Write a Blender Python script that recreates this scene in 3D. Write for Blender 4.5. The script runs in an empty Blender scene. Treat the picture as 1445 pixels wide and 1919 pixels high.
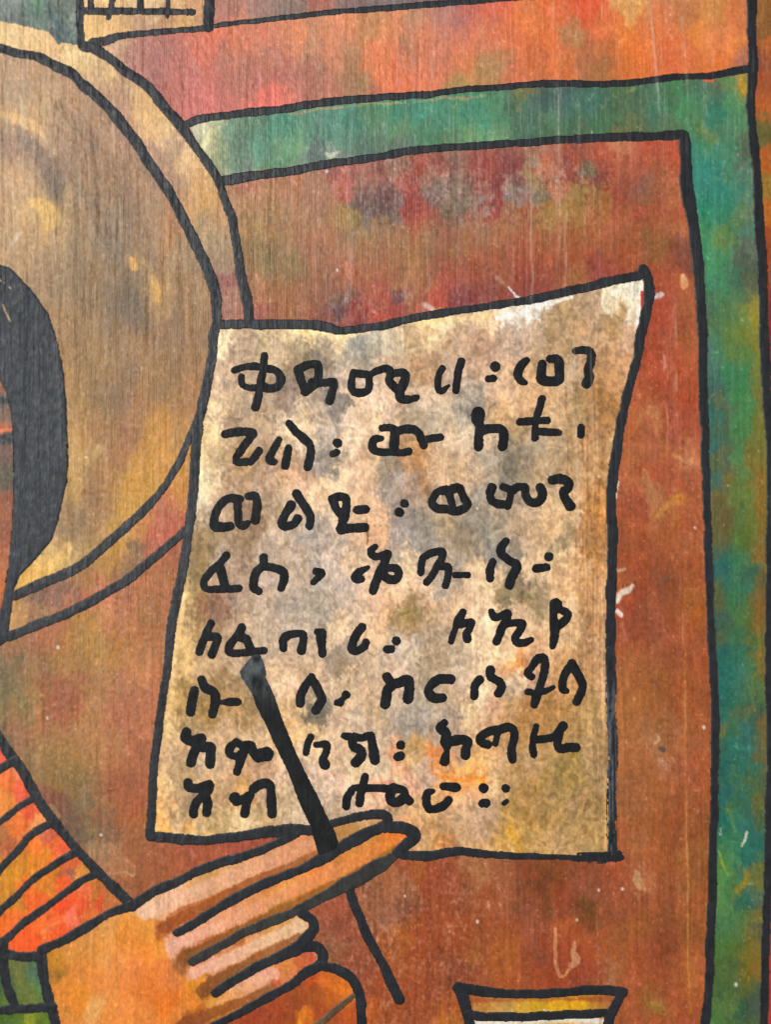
import bpy, math, random, zlib
import numpy as np
from mathutils import Vector, Matrix, Euler

# ------------------------------------------------------------------ camera, light, exposure
sc = bpy.context.scene
W, H = 1445.0, 1919.0                 # size of the photographed area, in painter's units
S = 0.00025                           # one unit on the panel is about a quarter of a millimetre
CY = 0.36                             # height of the middle of the view above the panel's foot
DIST = 0.62
YAW = math.radians(-9.0)
cam = bpy.data.cameras.new('camera'); co = bpy.data.objects.new('camera', cam); sc.collection.objects.link(co)
co.location = (math.sin(YAW) * DIST, -math.cos(YAW) * DIST, CY)
co.rotation_euler = Euler((math.radians(90), 0, -YAW), 'XYZ')
cam.sensor_fit = 'VERTICAL'; cam.sensor_height = 24.0
cam.lens = 24.0 * DIST / (H * S)
cam.clip_start = 0.01; cam.clip_end = 20
cam.dof.use_dof = True; cam.dof.focus_distance = DIST * 0.995; cam.dof.aperture_fstop = 2.0
sc.camera = co

world = bpy.data.worlds.new("World"); sc.world = world; world.use_nodes = True
world.node_tree.nodes['Background'].inputs[0].default_value = (1.0, 0.97, 0.93, 1)
world.node_tree.nodes['Background'].inputs[1].default_value = 0.25

def area(name, loc, target, sx, sy, power, col):
    l = bpy.data.lights.new(name, 'AREA'); l.shape = 'RECTANGLE'; l.size = sx; l.size_y = sy
    l.energy = power; l.color = col
    o = bpy.data.objects.new(name, l); sc.collection.objects.link(o)
    o.location = loc
    o.rotation_euler = (Vector(target) - Vector(loc)).to_track_quat('-Z', 'Y').to_euler()
    return o
area('window_light', (-1.45, -1.6, 0.80), (-0.02, 0, 0.36), 1.1, 1.2, 42.5, (1.0, 0.985, 0.965))
area('room_light', (1.7, -1.1, 0.1), (0, 0, 0.30), 1.0, 1.0, 13.0, (1.0, 0.94, 0.86))
sc.view_settings.view_transform = 'Standard'; sc.view_settings.look = 'None'
sc.view_settings.exposure = 0.0; sc.view_settings.gamma = 1.0
sc.render.film_transparent = False

# ------------------------------------------------------------------ the panel's own coordinate grid
_R = co.rotation_euler.to_matrix(); _L = np.array(co.location); _Rn = np.array(_R)
_f = cam.lens / 24.0
def to_panel(x, y):
    """painter's grid -> place on the panel (metres, panel plane y = 0)"""
    x = np.asarray(x, float); y = np.asarray(y, float)
    d = np.stack([(x - W / 2) / H, -(y - H / 2) / H, -_f * np.ones_like(x)], -1) @ _Rn.T
    t = -_L[1] / d[..., 1]
    return _L[0] + d[..., 0] * t, _L[2] + d[..., 2] * t

# ------------------------------------------------------------------ noise
def _lat(ix, iy, seed):
    n = (ix.astype(np.int64) * 374761393 + iy.astype(np.int64) * 668265263 + seed * 1442695041) & 0xffffffff
    n = ((n ^ (n >> 13)) * 1274126177) & 0xffffffff
    n = (n ^ (n >> 16)) & 0xffff
    return (n / 32767.5 - 1.0).astype(np.float32)
def vnoise(x, y, seed):
    ix = np.floor(x); iy = np.floor(y); fx = (x - ix).astype(np.float32); fy = (y - iy).astype(np.float32)
    ix = ix.astype(np.int64); iy = iy.astype(np.int64)
    fx = fx * fx * (3 - 2 * fx); fy = fy * fy * (3 - 2 * fy)
    a = _lat(ix, iy, seed); b = _lat(ix + 1, iy, seed); c = _lat(ix, iy + 1, seed); d = _lat(ix + 1, iy + 1, seed)
    return (a + (b - a) * fx) * (1 - fy) + (c + (d - c) * fx) * fy
def fbm(x, y, sx, sy, seed, o=3, g=0.5):
    r = 0; a = 1; n = 0
    for k in range(o):
        r = r + a * vnoise(x / sx + 17.3 * k, y / sy - 9.1 * k, seed + 31 * k); n += a
        a *= g; sx /= 2.03; sy /= 2.03
    return r / n
def sstep(a, b, t):
    t = np.clip((t - a) / (b - a), 0, 1); return t * t * (3 - 2 * t)

# ------------------------------------------------------------------ relief of the painted surface
STREAKS = [  # x0,y0,x1,y1,width,height of long raised ridges in the ground
 (96, 190, 104, 560, 2.2, 1.0), (104, 560, 118, 900, 2.0, .8), (124, 940, 136, 1150, 2.6, 1.0), (142, 180, 150, 420, 5, .7),
 (212, 150, 216, 330, 2.0, .6), (305, 360, 312, 560, 2.2, -.7), (228, 280, 224, 520, 4, .5), (60, 120, 66, 420, 4, .4), (175, 170, 170, 600, 5, .5),
 (195, 560, 200, 950, 6, .5), (250, 560, 246, 980, 4, .4), (330, 760, 332, 900, 2, -.5), (285, 780, 288, 900, 2, -.4),
 (816, 10, 812, 300, 2.0, .6), (1046, 60, 1052, 480, 2.6, 1.0), (1080, 90, 1092, 330, 2.6, .8), (1218, 0, 1238, 220, 3.2, .9), (1278, 0, 1290, 190, 3.0, .7),
 (1062, 330, 1060, 560, 2.6, .9), (960, 300, 966, 640, 2.6, .8), (996, 340, 1000, 640, 2.4, .8), (1010, 360, 1004, 470, 2.0, .6),
 (1074, 560, 1084, 1010, 3.0, 1.1), (1106, 580, 1116, 960, 3.0, .8), (1092, 690, 1098, 1200, 2.4, -.7), (1264, 520, 1270, 830, 4.0, .8),
 (1252, 650, 1252, 800, 2.0, .6), (1274, 1080, 1284, 1250, 2.4, .7), (1284, 1250, 1292, 1900, 2.6, .6), (1310, 300, 1330, 520, 3, .4),
 (980, 940, 990, 1130, 2.4, .7), (150, 1200, 158, 1540, 3.0, .6), (186, 1000, 190, 1420, 2.4, .5), (196, 1700, 202, 1919, 2.4, .6), (60, 1180, 62, 1440, 2.6, -.5),
 (1030, 1640, 1032, 1919, 3, .3), (1120, 1700, 1124, 1860, 3, .5), (640, 480, 644, 620, 2.2, -.3), (1378, 300, 1392, 500, 3, .4)]
def grit_at(x, y):
    left = np.exp(-((np.clip(x, -60, None) - 60) / 360.0) ** 2) * (0.5 + 0.5 * sstep(1200, 500, y))
    return np.clip(.22 + .75 * left + .32 * sstep(900, 250, y) * sstep(1250, 300, x), 0, 1)
def relief(x, y):
    """height of the dried paint in units"""
    left = np.exp(-((np.clip(x, -60, None) - 60) / 330.0) ** 2) * (0.45 + 0.55 * sstep(1150, 500, y))
    up = sstep(900, 200, y)
    rough = 0.22 + 0.95 * left + 0.42 * up * sstep(1250, 300, x)
    wx = x + 5 * vnoise(x / 60, y / 190, 3)
    h = 1.9 * fbm(wx, y, 19, 360, 5, 4, .72) * (0.3 + 0.9 * left + .2 * up)
    rg = vnoise(wx / 13, y / 420, 17) * (.5 + .6 * vnoise(x / 60, y / 90, 18)); h += 2.6 * (left + .18 * up) * np.clip(rg - .22, 0, 1) - 1.8 * left * np.clip(-rg - .34, 0, 1)
    h += 0.55 * fbm(wx, y, 5.0, 120, 8, 2) * (.55 + .7 * left)
    h += 0.62 * fbm(x, y, 7.5, 15, 12, 2, .8) * rough * (.5 + 1.1 * sstep(-.4, .5, fbm(x, y, 55, 75, 13, 2)))
    h += 0.36 * fbm(x + 3 * vnoise(x / 9, y / 9, 4), y, 4.4, 6.5, 14, 1) * rough
    h += 0.9 * fbm(x, y, 70, 120, 15, 2)
    for (x0, y0, x1, y1, w, a) in STREAKS:
        t = np.clip((y - y0) / (y1 - y0), 0, 1)
        xc = x0 + (x1 - x0) * t + 1.6 * vnoise(y / 40, y * 0 + x0, 21) 
        m = np.abs(x - xc) < 4 * w
        if not m.any(): continue
        e = np.exp(-((x[m] - xc[m]) / w) ** 2) * sstep(y0 - 40, y0 + 40, y[m]) * sstep(y1 + 40, y1 - 40, y[m])
        h[m] += 1.1 * a * e * (0.65 + 0.5 * vnoise(y[m] / 18, y[m] * 0 + x0, 22))
    return (h * (1 + .35 * left)).astype(np.float32)

# ------------------------------------------------------------------ materials
def mat_paint(name, rough=0.46, spec=0.5, bump=0.35, fibre=0.0, attr=True, col=(0, 0, 0), grain=0.10, coat=0.0):
    m = bpy.data.materials.new(name); m.use_nodes = True
    nt = m.node_tree; N = nt.nodes; Lk = nt.links; b = N['Principled BSDF']
    tc = N.new('ShaderNodeTexCoord')
    def noise(scale, detail, mp):
        mpn = N.new('ShaderNodeMapping'); mpn.inputs['Scale'].default_value = mp
        Lk.new(tc.outputs['Object'], mpn.inputs['Vector'])
        n = N.new('ShaderNodeTexNoise'); n.inputs['Scale'].default_value = scale; n.inputs['Detail'].default_value = detail
        Lk.new(mpn.outputs[0], n.inputs['Vector']); return n
    if attr:
        a = N.new('ShaderNodeVertexColor'); a.layer_name = 'Col'; src = a.outputs['Color']
    else:
        a = N.new('ShaderNodeRGB'); a.outputs[0].default_value = (*col, 1); src = a.outputs[0]
    n1 = noise(1050, 3, (1, 1, 0.40)); n2 = noise(1700, 2, (1, 1, 0.03)); n3 = noise(420, 3, (1, 1, 0.6))
    mr = N.new('ShaderNodeMapRange'); mr.inputs['From Min'].default_value = .28; mr.inputs['From Max'].default_value = .72
    mr.inputs['To Min'].default_value = 1 - grain; mr.inputs['To Max'].default_value = 1 + grain
    Lk.new(n1.outputs[0], mr.inputs['Value'])
    vm = N.new('ShaderNodeVectorMath'); vm.operation = 'SCALE'; Lk.new(src, vm.inputs[0]); Lk.new(mr.outputs[0], vm.inputs['Scale'])
    Lk.new(vm.outputs[0], b.inputs['Base Color'])
    rr = N.new('ShaderNodeMapRange'); rr.inputs['To Min'].default_value = rough - .10; rr.inputs['To Max'].default_value = rough + .12
    rr.inputs['From Min'].default_value = .3; rr.inputs['From Max'].default_value = .7
    Lk.new(n3.outputs[0], rr.inputs['Value']); Lk.new(rr.outputs[0], b.inputs['Roughness'])
    b.inputs['Specular IOR Level'].default_value = spec
    if coat: b.inputs['Coat Weight'].default_value = coat; b.inputs['Coat Roughness'].default_value = .3
    add = N.new('ShaderNodeMath'); add.operation = 'ADD'; Lk.new(n1.outputs[0], add.inputs[0]); Lk.new(n2.outputs[0], add.inputs[1])
    bp = N.new('ShaderNodeBump'); bp.inputs['Strength'].default_value = bump; bp.inputs['Distance'].default_value = 0.00038
    if attr: Lk.new(a.outputs['Alpha'], bp.inputs['Strength'])
    Lk.new(add.outputs[0], bp.inputs['Height']); Lk.new(bp.outputs[0], b.inputs['Normal'])
    return m
M_PAINT = mat_paint('tempera_paint', .46, .42, .45, grain=.15)
M_SKIN = mat_paint('parchment_paint', .50, .32, .40, grain=.13)
M_INK = mat_paint('black_ink', .47, .34, .35, grain=.25)
M_TEXT = mat_paint('writing_ink', .58, .16, .3, grain=.25)
M_WOOD = mat_paint('raw_wood', .7, .3, .5, attr=False, col=(.28, .17, .09), grain=.3)

# ------------------------------------------------------------------ object helpers
def link(o, parent=None):
    sc.collection.objects.link(o)
    if parent is not None: o.parent = parent
    return o
def make_mesh(name, verts, faces, cols, mat, parent, smooth=True, grit=None):
    """faces: list of (n,k) int arrays"""
    me = bpy.data.meshes.new(name)
    me.vertices.add(len(verts)); me.vertices.foreach_set('co', np.ascontiguousarray(verts, np.float32).ravel())
    loops = np.concatenate([f.ravel() for f in faces]); tot = np.concatenate([np.full(len(f), f.shape[1]) for f in faces])
    start = np.concatenate([[0], np.cumsum(tot)[:-1]])
    me.loops.add(len(loops)); me.loops.foreach_set('vertex_index', loops.astype(np.int32))
    me.polygons.add(len(tot)); me.polygons.foreach_set('loop_start', start.astype(np.int32))
    me.polygons.foreach_set('loop_total', tot.astype(np.int32))
    me.polygons.foreach_set('use_smooth', np.full(len(tot), smooth))
    me.update(calc_edges=True)
    if cols is not None:
        ca = me.color_attributes.new('Col', 'FLOAT_COLOR', 'POINT')
        c4 = np.ones((len(verts), 4), np.float32); c4[:, :3] = cols; c4[:, 3] = grit if grit is not None else 1
        ca.data.foreach_set('color', c4.ravel())
    me.materials.append(mat)
    return link(bpy.data.objects.new(name, me), parent)
def lin(c):
    c = np.asarray(c, np.float32); return np.where(c <= .04045, c / 12.92, ((c + .055) / 1.055) ** 2.4)
def hx(s): return [int(s[i:i + 2], 16) / 255 for i in (0, 2, 4)]

painting = bpy.data.objects.new('painting', None); link(painting)
painting['label'] = 'close-up of a painted panel, hand with pen writing on parchment, green frame'
painting['category'] = 'painting'

# ------------------------------------------------------------------ traced lines (painter's units)
G = 120   # how far the panel goes on past the view
OUT_TOP = [(166,86),(194,102),(235,133),(277,163),(305,197),(338,235),(368,277),(403,327),(419,368),(436,415),(444,470),(452,519),(463,569),(466,604)]
IN_TOP = [(-125,78),(-50,83),(0,91),(33,100),(75,109),(105,125),(133,138),(150,155),(180,180),(208,208),(230,235),(255,266),(280,307),(305,343),(332,388),(354,432),(376,478),(392,514),(403,547),(406,604)]
IN_LOW = [(379,768),(360,810),(338,860),(318,896),(285,940),(235,988),(194,1024),(152,1058),(111,1080),(69,1097),(25,1117)]
OUT_LOW = [(354,985),(318,1021),(277,1055),(235,1088),(180,1121),(125,1149),(69,1171),(17,1192)]
FR_TOP = [(350,232),(378,223),(461,212),(544,202),(599,193),(682,185),(750,180),(811,176),(894,166),(977,160),(1046,156),(1128,158),(1211,152),(1266,145),(1322,143),(1363,136),(1404,129)]
FR_IN = [(416,340),(461,331),(544,320),(599,310),(654,302),(700,295),(783,281),(866,275),(949,270),(1032,264),(1100,259),(1156,257),(1239,255),(1281,252)]
FR_INV = [(1283,254),(1286,277),(1286,318),(1289,360),(1300,415),(1306,468),(1311,519),(1314,575),(1318,644),(1319,727),(1322,810),(1323,879),(1326,945),(1328,1011),(1331,1094),(1334,1177),(1338,1260),(1341,1343),(1341,1428),(1340,1511),(1337,1594),(1336,1677),(1333,1732),(1331,1815),(1325,1898),(1321,1930),(1312,2045)]
OUTER = [(1408,-125),(1410,0),(1410,55),(1412,127),(1408,194),(1411,249),(1417,304),(1421,360),(1426,443),(1430,505),(1433,616),(1437,727),(1443,810),(1446,893),(1445,1011),(1443,1094),(1442,1260),(1445,1343),(1445,1428),(1442,1538),(1441,1621),(1438,1704),(1435,1815),(1433,1925),(1430,2045)]
TOPL = [(401,48),(461,41),(516,35),(599,26),(682,18),(750,13),(783,10),(866,4),(921,-1),(1100,-18),(1408,-60)]
P_TOP = [(405,607),(461,608),(530,608),(599,611),(632,620),(682,615),(720,609),(755,601),(811,590),(894,577),(949,569),(1032,554),(1100,538),(1156,525),(1200,516)]
P_RIGHT = [(1207,506),(1214,520),(1217,555),(1211,588),(1201,630),(1196,671),(1183,713),(1172,754),(1164,796),(1156,851),(1149,893),(1146,950),(1149,1011),(1147,1080),(1145,1149),(1145,1218)]
P_RIGHT2 = [(1145,1218),(1146,1274),(1147,1343),(1149,1398),(1148,1455),(1147,1538),(1149,1594),(1152,1606)]
P_BOT = [(754,1603),(804,1604),(855,1596),(911,1600),(994,1605),(1049,1606)]
P_BOT2 = [(1049,1606),(1104,1607),(1160,1605)]
P_LEFT = [(405,607),(400,630),(397,671),(386,727),(375,777),(367,838),(364,893),(360,935),(357,969),(348,1025),(340,1080),(328,1135),(319,1191),(314,1246),(305,1301),(299,1353),(290,1409),(286,1469),(284,1528),(280,1555),(281,1568)]
P_BL = [(281,1568),(319,1570),(374,1575),(430,1570),(499,1560),(554,1556),(585,1557)]
F1 = [(250,1696),(291,1670),(333,1652),(374,1631),(416,1616),(471,1600),(513,1582),(541,1569),(556,1562)]
F1TIP = [(615,1545),(652,1535),(694,1527),(721,1527),(727,1539),(710,1552)]
F2 = [(710,1552),(694,1559),(666,1574),(638,1589),(611,1607),(569,1627),(528,1643),(499,1654),(444,1682),(388,1715),(361,1732),(332,1748)]
F2TIP = [(722,1552),(754,1551),(773,1560),(776,1571),(762,1583),(744,1599)]
F3 = [(744,1599),(722,1616),(694,1632),(666,1649),(638,1663),(611,1678),(583,1693),(555,1707),(528,1719),(500,1730),(457,1748),(416,1771),(388,1787),(361,1802)]
F3TIP = [(566,1711),(584,1724),(587,1741),(572,1760),(555,1777)]
F4 = [(555,1778),(513,1798),(471,1818),(430,1842),(403,1861)]
F4TIP = [(560,1778),(586,1773),(602,1782),(605,1798),(594,1812)]
F5 = [(594,1812),(572,1824),(550,1842),(522,1859),(485,1878),(444,1901),(402,1921),(360,1945),(300,1990)]
THUMB = [(600,1810),(633,1818),(658,1832),(671,1854),(677,1881),(679,1925),(690,2045)]
SLV = [(-60,1280),(-20,1350),(0,1385),(18,1415),(41,1445),(59,1478),(86,1522),(124,1569),(166,1617),(207,1658),(246,1697)]
CUFF = [(246,1697),(207,1710),(163,1738),(119,1762),(76,1781)]
ST5 = [(175,1638),(133,1664),(89,1697),(44,1730),(12,1759),(-20,1785)]
ST4 = [(139,1599),(98,1623),(59,1650),(27,1682),(0,1706),(-60,1760)]
ST3 = [(92,1543),(59,1564),(30,1596),(0,1629),(-60,1700)]
ST2 = [(62,1495),(30,1516),(0,1540),(-60,1585)]
ST1 = [(27,1424),(0,1442),(-60,1480)]
UND = [(8,1785),(36,1792),(76,1794)]
UV1 = [(5,1765),(8,1824),(17,1862),(30,1890)]
UV2 = [(77,1789),(80,1824),(89,1869),(103,1919),(130,2045)]
UH = [(-125,1896),(0,1893),(30,1891),(98,1887)]
CUP_RIM = [(858,1851),(911,1859),(980,1863),(1049,1861),(1118,1855),(1168,1859)]
CUP_L = [(862,1857),(872,1881),(878,1906),(882,1930),(900,2045)]
CUP_R = [(1166,1860),(1152,1890),(1141,1919),(1120,2045)]
CUP2 = [(878,1901),(924,1906),(994,1905),(1077,1901),(1138,1899)]
HAIR = [(-125,495),(0,497),(17,501),(41,524),(69,558),(91,591),(108,644),(119,699),(125,782),(127,865),(124,907),(119,928),(108,977),(97,1011),(75,1038),(36,1080),(26,1105),(14,1200),(-4,1214),(-125,1216),(-125,1160),(-4,1160),(5,1121),(14,1066),(21,997),(25,914),(25,837),(19,768),(11,735),(-4,707),(-125,700)]
PEN = [(471,1229),(487,1229),(494,1260),(513,1301),(532,1355),(549,1396),(569,1440),(594,1489),(615,1533),(629,1560),(636,1582),(640,1592),(598,1608),(593,1590),(580,1546),(557,1496),(538,1444),(513,1394),(497,1357),(482,1329),(468,1293),(452,1271),(448,1258),(460,1243)]
PENLOW = [(656,1668),(660,1682),(672,1715),(691,1757),(713,1798),(732,1840),(749,1873)]

# ------------------------------------------------------------------ which painted shape covers which spot
x_lo, x_hi, y_lo, y_hi = -G, W + G, -G, H + G
REG = [  # name, polygon ; later ones lie over earlier ones
 ('lintel', [(172,80),(300,59),(380,53)] + TOPL + [(1412,129)] + FR_TOP[::-1] + OUT_TOP[:6][::-1]),
 ('upper_wall', [(391,50)] + TOPL + [(1408,-200),(391,-200)]),
 ('page', [(151,-200),(391,-200),(391,50),(300,59),(172,80),(151,88)]),
 ('corner', [(-200,-200),(151,-200),(151,90),(120,80),(108,84),(90,60),(40,48),(0,40),(-200,20)]),
 ('door_frame', FR_TOP + OUTER[3:] + [(1430,2200),(1312,2200)] + FR_INV[::-1] + FR_IN[::-1] + [(403,327),(372,271)]),
 ('margin', OUTER + [(1430,2200),(1700,2200),(1700,-200),(1408,-200)]),
 ('rim', [(-200,20),(0,40),(40,48),(90,60),(108,84),(120,80),(150,84)] + OUT_TOP + [(405,607)] + P_LEFT[:10] + OUT_LOW + [(-200,1215)]),
 ('head_covering', [(-200,76)] + IN_TOP + [(397,671),(386,727)] + IN_LOW + [(-200,1140)]),
 ('face', [(-200,690),(0,705),(30,730),(35,900),(35,1000),(22,1100),(10,1190),(-200,1190)]),
 ('hair', HAIR),
 ('parchment', P_TOP + P_RIGHT + P_RIGHT2 + P_BOT2[::-1] + P_BOT[::-1] + P_BL[::-1] + P_LEFT[::-1]),
 ('undersleeve', [(-200,1782),(77,1787),(80,1824),(89,1869),(103,1919),(130,2200),(-200,2200)]),
 ('stripe', [(-200,1180)] + SLV + CUFF + [(76,1790),(-200,1790)]),
 ('stripe.4', [(175,1638)] + ST5 + [(-200,1790),(-200,1700),(0,1600)] + [(139,1599)]),
 ('stripe.3', [(139,1599)] + ST4 + [(-200,1880),(-200,1650),(0,1500),(92,1543)]),
 ('stripe.2', [(92,1543)] + ST3 + [(-200,1830),(-200,1500),(62,1495)]),
 ('stripe.1', [(62,1495)] + ST2 + [(-200,1680),(-200,1480),(0,1442),(27,1424)]),
 ('stripe.0', [(27,1424)] + ST1 + [(-200,1570),(-200,1100),(0,1385)]),
 ('hand', F1 + F1TIP + F2TIP + F3[:8] + F3TIP[1:] + F4TIP[1:] + THUMB[1:] + [(690,2200),(130,2200)] + UV2[::-1] + CUFF[::-1]),
 ('thumb', [(594,1812)] + THUMB[1:] + [(690,2200),(300,2200)] + F5[::-1]),
 ('finger.3', F4 + [(380,1880),(330,1945)] + F5[::-1][2:] + F4TIP[::-1]),
 ('finger.2', F3[7:] + [(340,1815),(375,1870)] + F4[::-1] + F3TIP[::-1]),
 ('finger.1', F2 + [(305,1765),(340,1810)] + F3[::-1] + F2TIP[::-1]),
 ('finger.0', F1 + F1TIP + F2 + [(305,1760),(262,1715)]),
 ('cup', CUP_RIM + CUP_R[1:] + [(1120,2200),(900,2200)] + CUP_L[::-1]),
]
KEYCOL = {'stripe.%d' % k: 'stripe' for k in range(5)}
KEYCOL.update({'finger.%d' % k: 'hand' for k in range(4)}); KEYCOL['thumb'] = 'thumb'; KEYCOL['margin'] = 'margin'
# colour notes: x y rrggbb, nearest notes win
C = {}
C['lintel'] = '''215 90 D8B088 230 95 C8A07C 250 100 A87068 300 90 B07068 340 120 B87068 280 140 A86C64 330 180 B4685C 380 90 D47058 400 75 E87858 420 100 A86C5C 380 150 C87066 360 200 C86C62 370 180 D0706A 440 90 E07C58 450 120 A87060
500 100 B0705C 500 80 E08060 560 60 E88A5C 600 80 D88460 590 75 B08868 480 160 B06C60 520 185 F07060 500 195 EC6C60 540 150 B06458 580 150 A86858 590 130 987060 620 170 B87060 640 60 E4885E 620 100 DC8060 650 110 A87C58
660 150 987858 680 160 988860 700 130 E87848 720 100 F07C50 700 60 B88858 740 50 E08858 730 90 E88458 690 175 C06858 740 150 EC7048 760 110 C87860 780 80 D88058 770 85 A07860 780 40 C09070 800 60 D07858 830 60 D08068
820 110 C87058 850 90 E88460 800 140 EC7C58 870 130 E87C50 900 80 EC8460 860 35 A87070 840 35 B08078 890 20 D06860 920 10 E06048 900 45 D87860 900 140 B88C58 910 125 A89060 870 157 A09050 940 110 B08058 950 70 DC7048
960 130 D87050 1000 60 E87840 990 40 E88048 1000 100 D86840 1010 110 C87048 1070 65 A88C60 1050 30 E86C40 1100 20 E85038 1040 100 E47040 1060 110 EC7840 1100 110 B07050 1120 130 A07048 1130 100 C06840 1160 60 E87C40
1180 80 F08038 1130 50 E07048 1183 9 ECC070 1200 110 F07838 1180 120 D87038 1240 40 D87850 1220 60 E87C48 1280 30 B87850 1290 100 E07048 1250 110 E06840 1310 60 E88C40 1340 80 E08458 1350 20 C89050 1380 30 D07048
1380 90 F08840 1350 120 E87838 1395 118 A06868 1320 110 E07840'''
C['upper_wall'] = '430 20 A87468 480 10 987870 550 15 807068 600 5 B06858 650 10 806868 720 5 787070 800 0 806068 450 38 E08868 1000 -40 A86058'
C['page'] = '200 45 DCB078 170 60 ECC080 260 45 B08C74 240 35 C8A070 345 35 E0A860 370 10 D09870 280 5 E8C898 200 5 ECC088 340 8 D8B080 380 40 B08868 320 48 B88C70 180 10 E4BC88'
C['corner'] = '0 20 787C7C 20 10 888C88 60 10 6C8874 65 8 649878 100 20 606C68 120 30 58645C 135 40 A8B09C 100 50 485860 40 40 606868 120 70 4C5C60 80 40 687870'
C['rim'] = '''10 60 ECC890 60 75 E8C088 100 95 DCB080 130 100 E8C890 160 110 E0BC84 200 140 DCB47C 180 160 C09C78 215 165 B08C70 235 190 A88470 250 180 D0A878 225 215 BC9080 260 210 E0B070 280 240 ECC080 275 220 E8BC78
300 260 ECC488 250 240 C09070 290 280 A88070 310 300 A47C68 320 280 B89480 340 300 ECC890 360 310 E8C088 350 340 B08860 330 340 A8806C 375 350 E0A868 385 390 D8A058 365 380 C09060 390 420 A08868 400 440 A89474 420 420 C09068
400 480 A08468 420 460 988060 425 525 904C48 430 540 904C48 420 555 A88068 435 575 A87868 425 500 A88C6C 445 590 A06048 440 560 A87C68
40 1140 C89454 30 1160 D0A060 70 1125 7C5C4C 60 1145 885C4C 100 1120 7C5448 80 1150 B88850 130 1110 7C5448 120 1130 B87050 150 1090 A87C44 180 1100 BC6450 160 1120 C06C50 200 1060 B08438 220 1040 C89038 230 1010 D09838
240 1060 88684C 255 1030 645844 230 1080 90604C 260 1000 C88C40 280 1020 B8604C 300 980 B86450 290 1000 B85848 320 960 B86850 340 950 C88440 345 920 C88838 335 975 B85C44 330 990 C05C48 270 970 BC8440 350 900 C8903C'''
C['head_covering'] = '''10 130 B89878 60 125 B89070 100 145 A88870 50 160 A88C70 100 180 B49474 30 180 A48870 20 212 DCB078 50 220 DCB47C 60 235 D0A870 80 245 D8B07C 30 250 8C7468 60 280 847068 20 280 88706C 100 250 A08068 150 200 B08C70
180 230 98785C 150 270 8C7060 120 280 AC8C70 180 290 A88468 220 260 A88070 200 320 947458 110 310 70605C 100 340 685C5C 105 370 706058 60 310 A88C74 20 310 B89878 10 340 C8A07C 40 345 C8A078 60 385 DCB070 80 400 E0B46C
30 400 D0A878 100 390 D0A86C 80 420 D8AC6C 120 410 A0845C 150 330 98785C 140 370 988064 180 370 8C7458 170 420 8C7860 200 400 8C7864 250 350 98745C 240 400 7C6C5C 210 450 787068 240 450 7C6858 270 400 A88468 300 420 9C7C60
315 440 B87848 300 460 BC8458 330 470 8C7C64 250 490 E0AC60 10 430 B09070 30 460 B8946C 60 450 B08C68 100 470 98805C 100 500 8C745C 140 480 A08464 150 520 8C7050 200 520 886C50 250 508 605850 250 530 605850 240 570 585450
260 590 6C6054 230 540 645850 290 530 D0A058 285 545 C89850 300 570 B88C5C 270 470 887868 350 540 8C6C50 370 560 98784C 380 600 98704C 340 600 7C6048 320 630 705844 350 640 806048 300 650 98704C 260 650 A07850 280 680 A87C54
200 620 8C6C48 150 620 987450 120 620 A07C54 150 680 8C7044 130 650 94704C 200 680 98784C 180 740 8C7048 220 700 90704C 230 720 705848 225 760 685444 130 700 B08050 150 740 B48850 140 800 B48C50 160 830 C09858 170 860 C8A060
130 860 C09858 180 800 98683C 200 830 98704C 240 780 986848 260 740 B07C48 280 760 A87444 300 700 94703C 290 730 806844 330 700 805C40 340 720 8C6848 370 680 947048 375 730 A87044 350 750 A87040 320 760 8C6C48 300 800 C08848
330 790 C08848 350 800 B8843C 280 820 C49048 270 860 C89048 230 860 905C44 240 830 8C5848 290 860 D09840 250 880 D0983C 300 890 C48838 280 920 D49838 240 920 D09838 270 880 A87040 180 880 8C6444 150 900 B48C58 140 940 BC9458
120 980 907058 150 980 806850 130 1000 786454 180 930 845C48 200 940 886448 180 960 946C50 200 990 C89448 220 950 C89444 170 1010 886850 110 1020 D8B06C 100 1050 DCB060 60 1080 E0A850 40 1095 DCA84C 130 1045 DCB068
160 1030 C89C58 190 1000 C09050 230 970 CC963C'''
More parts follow.
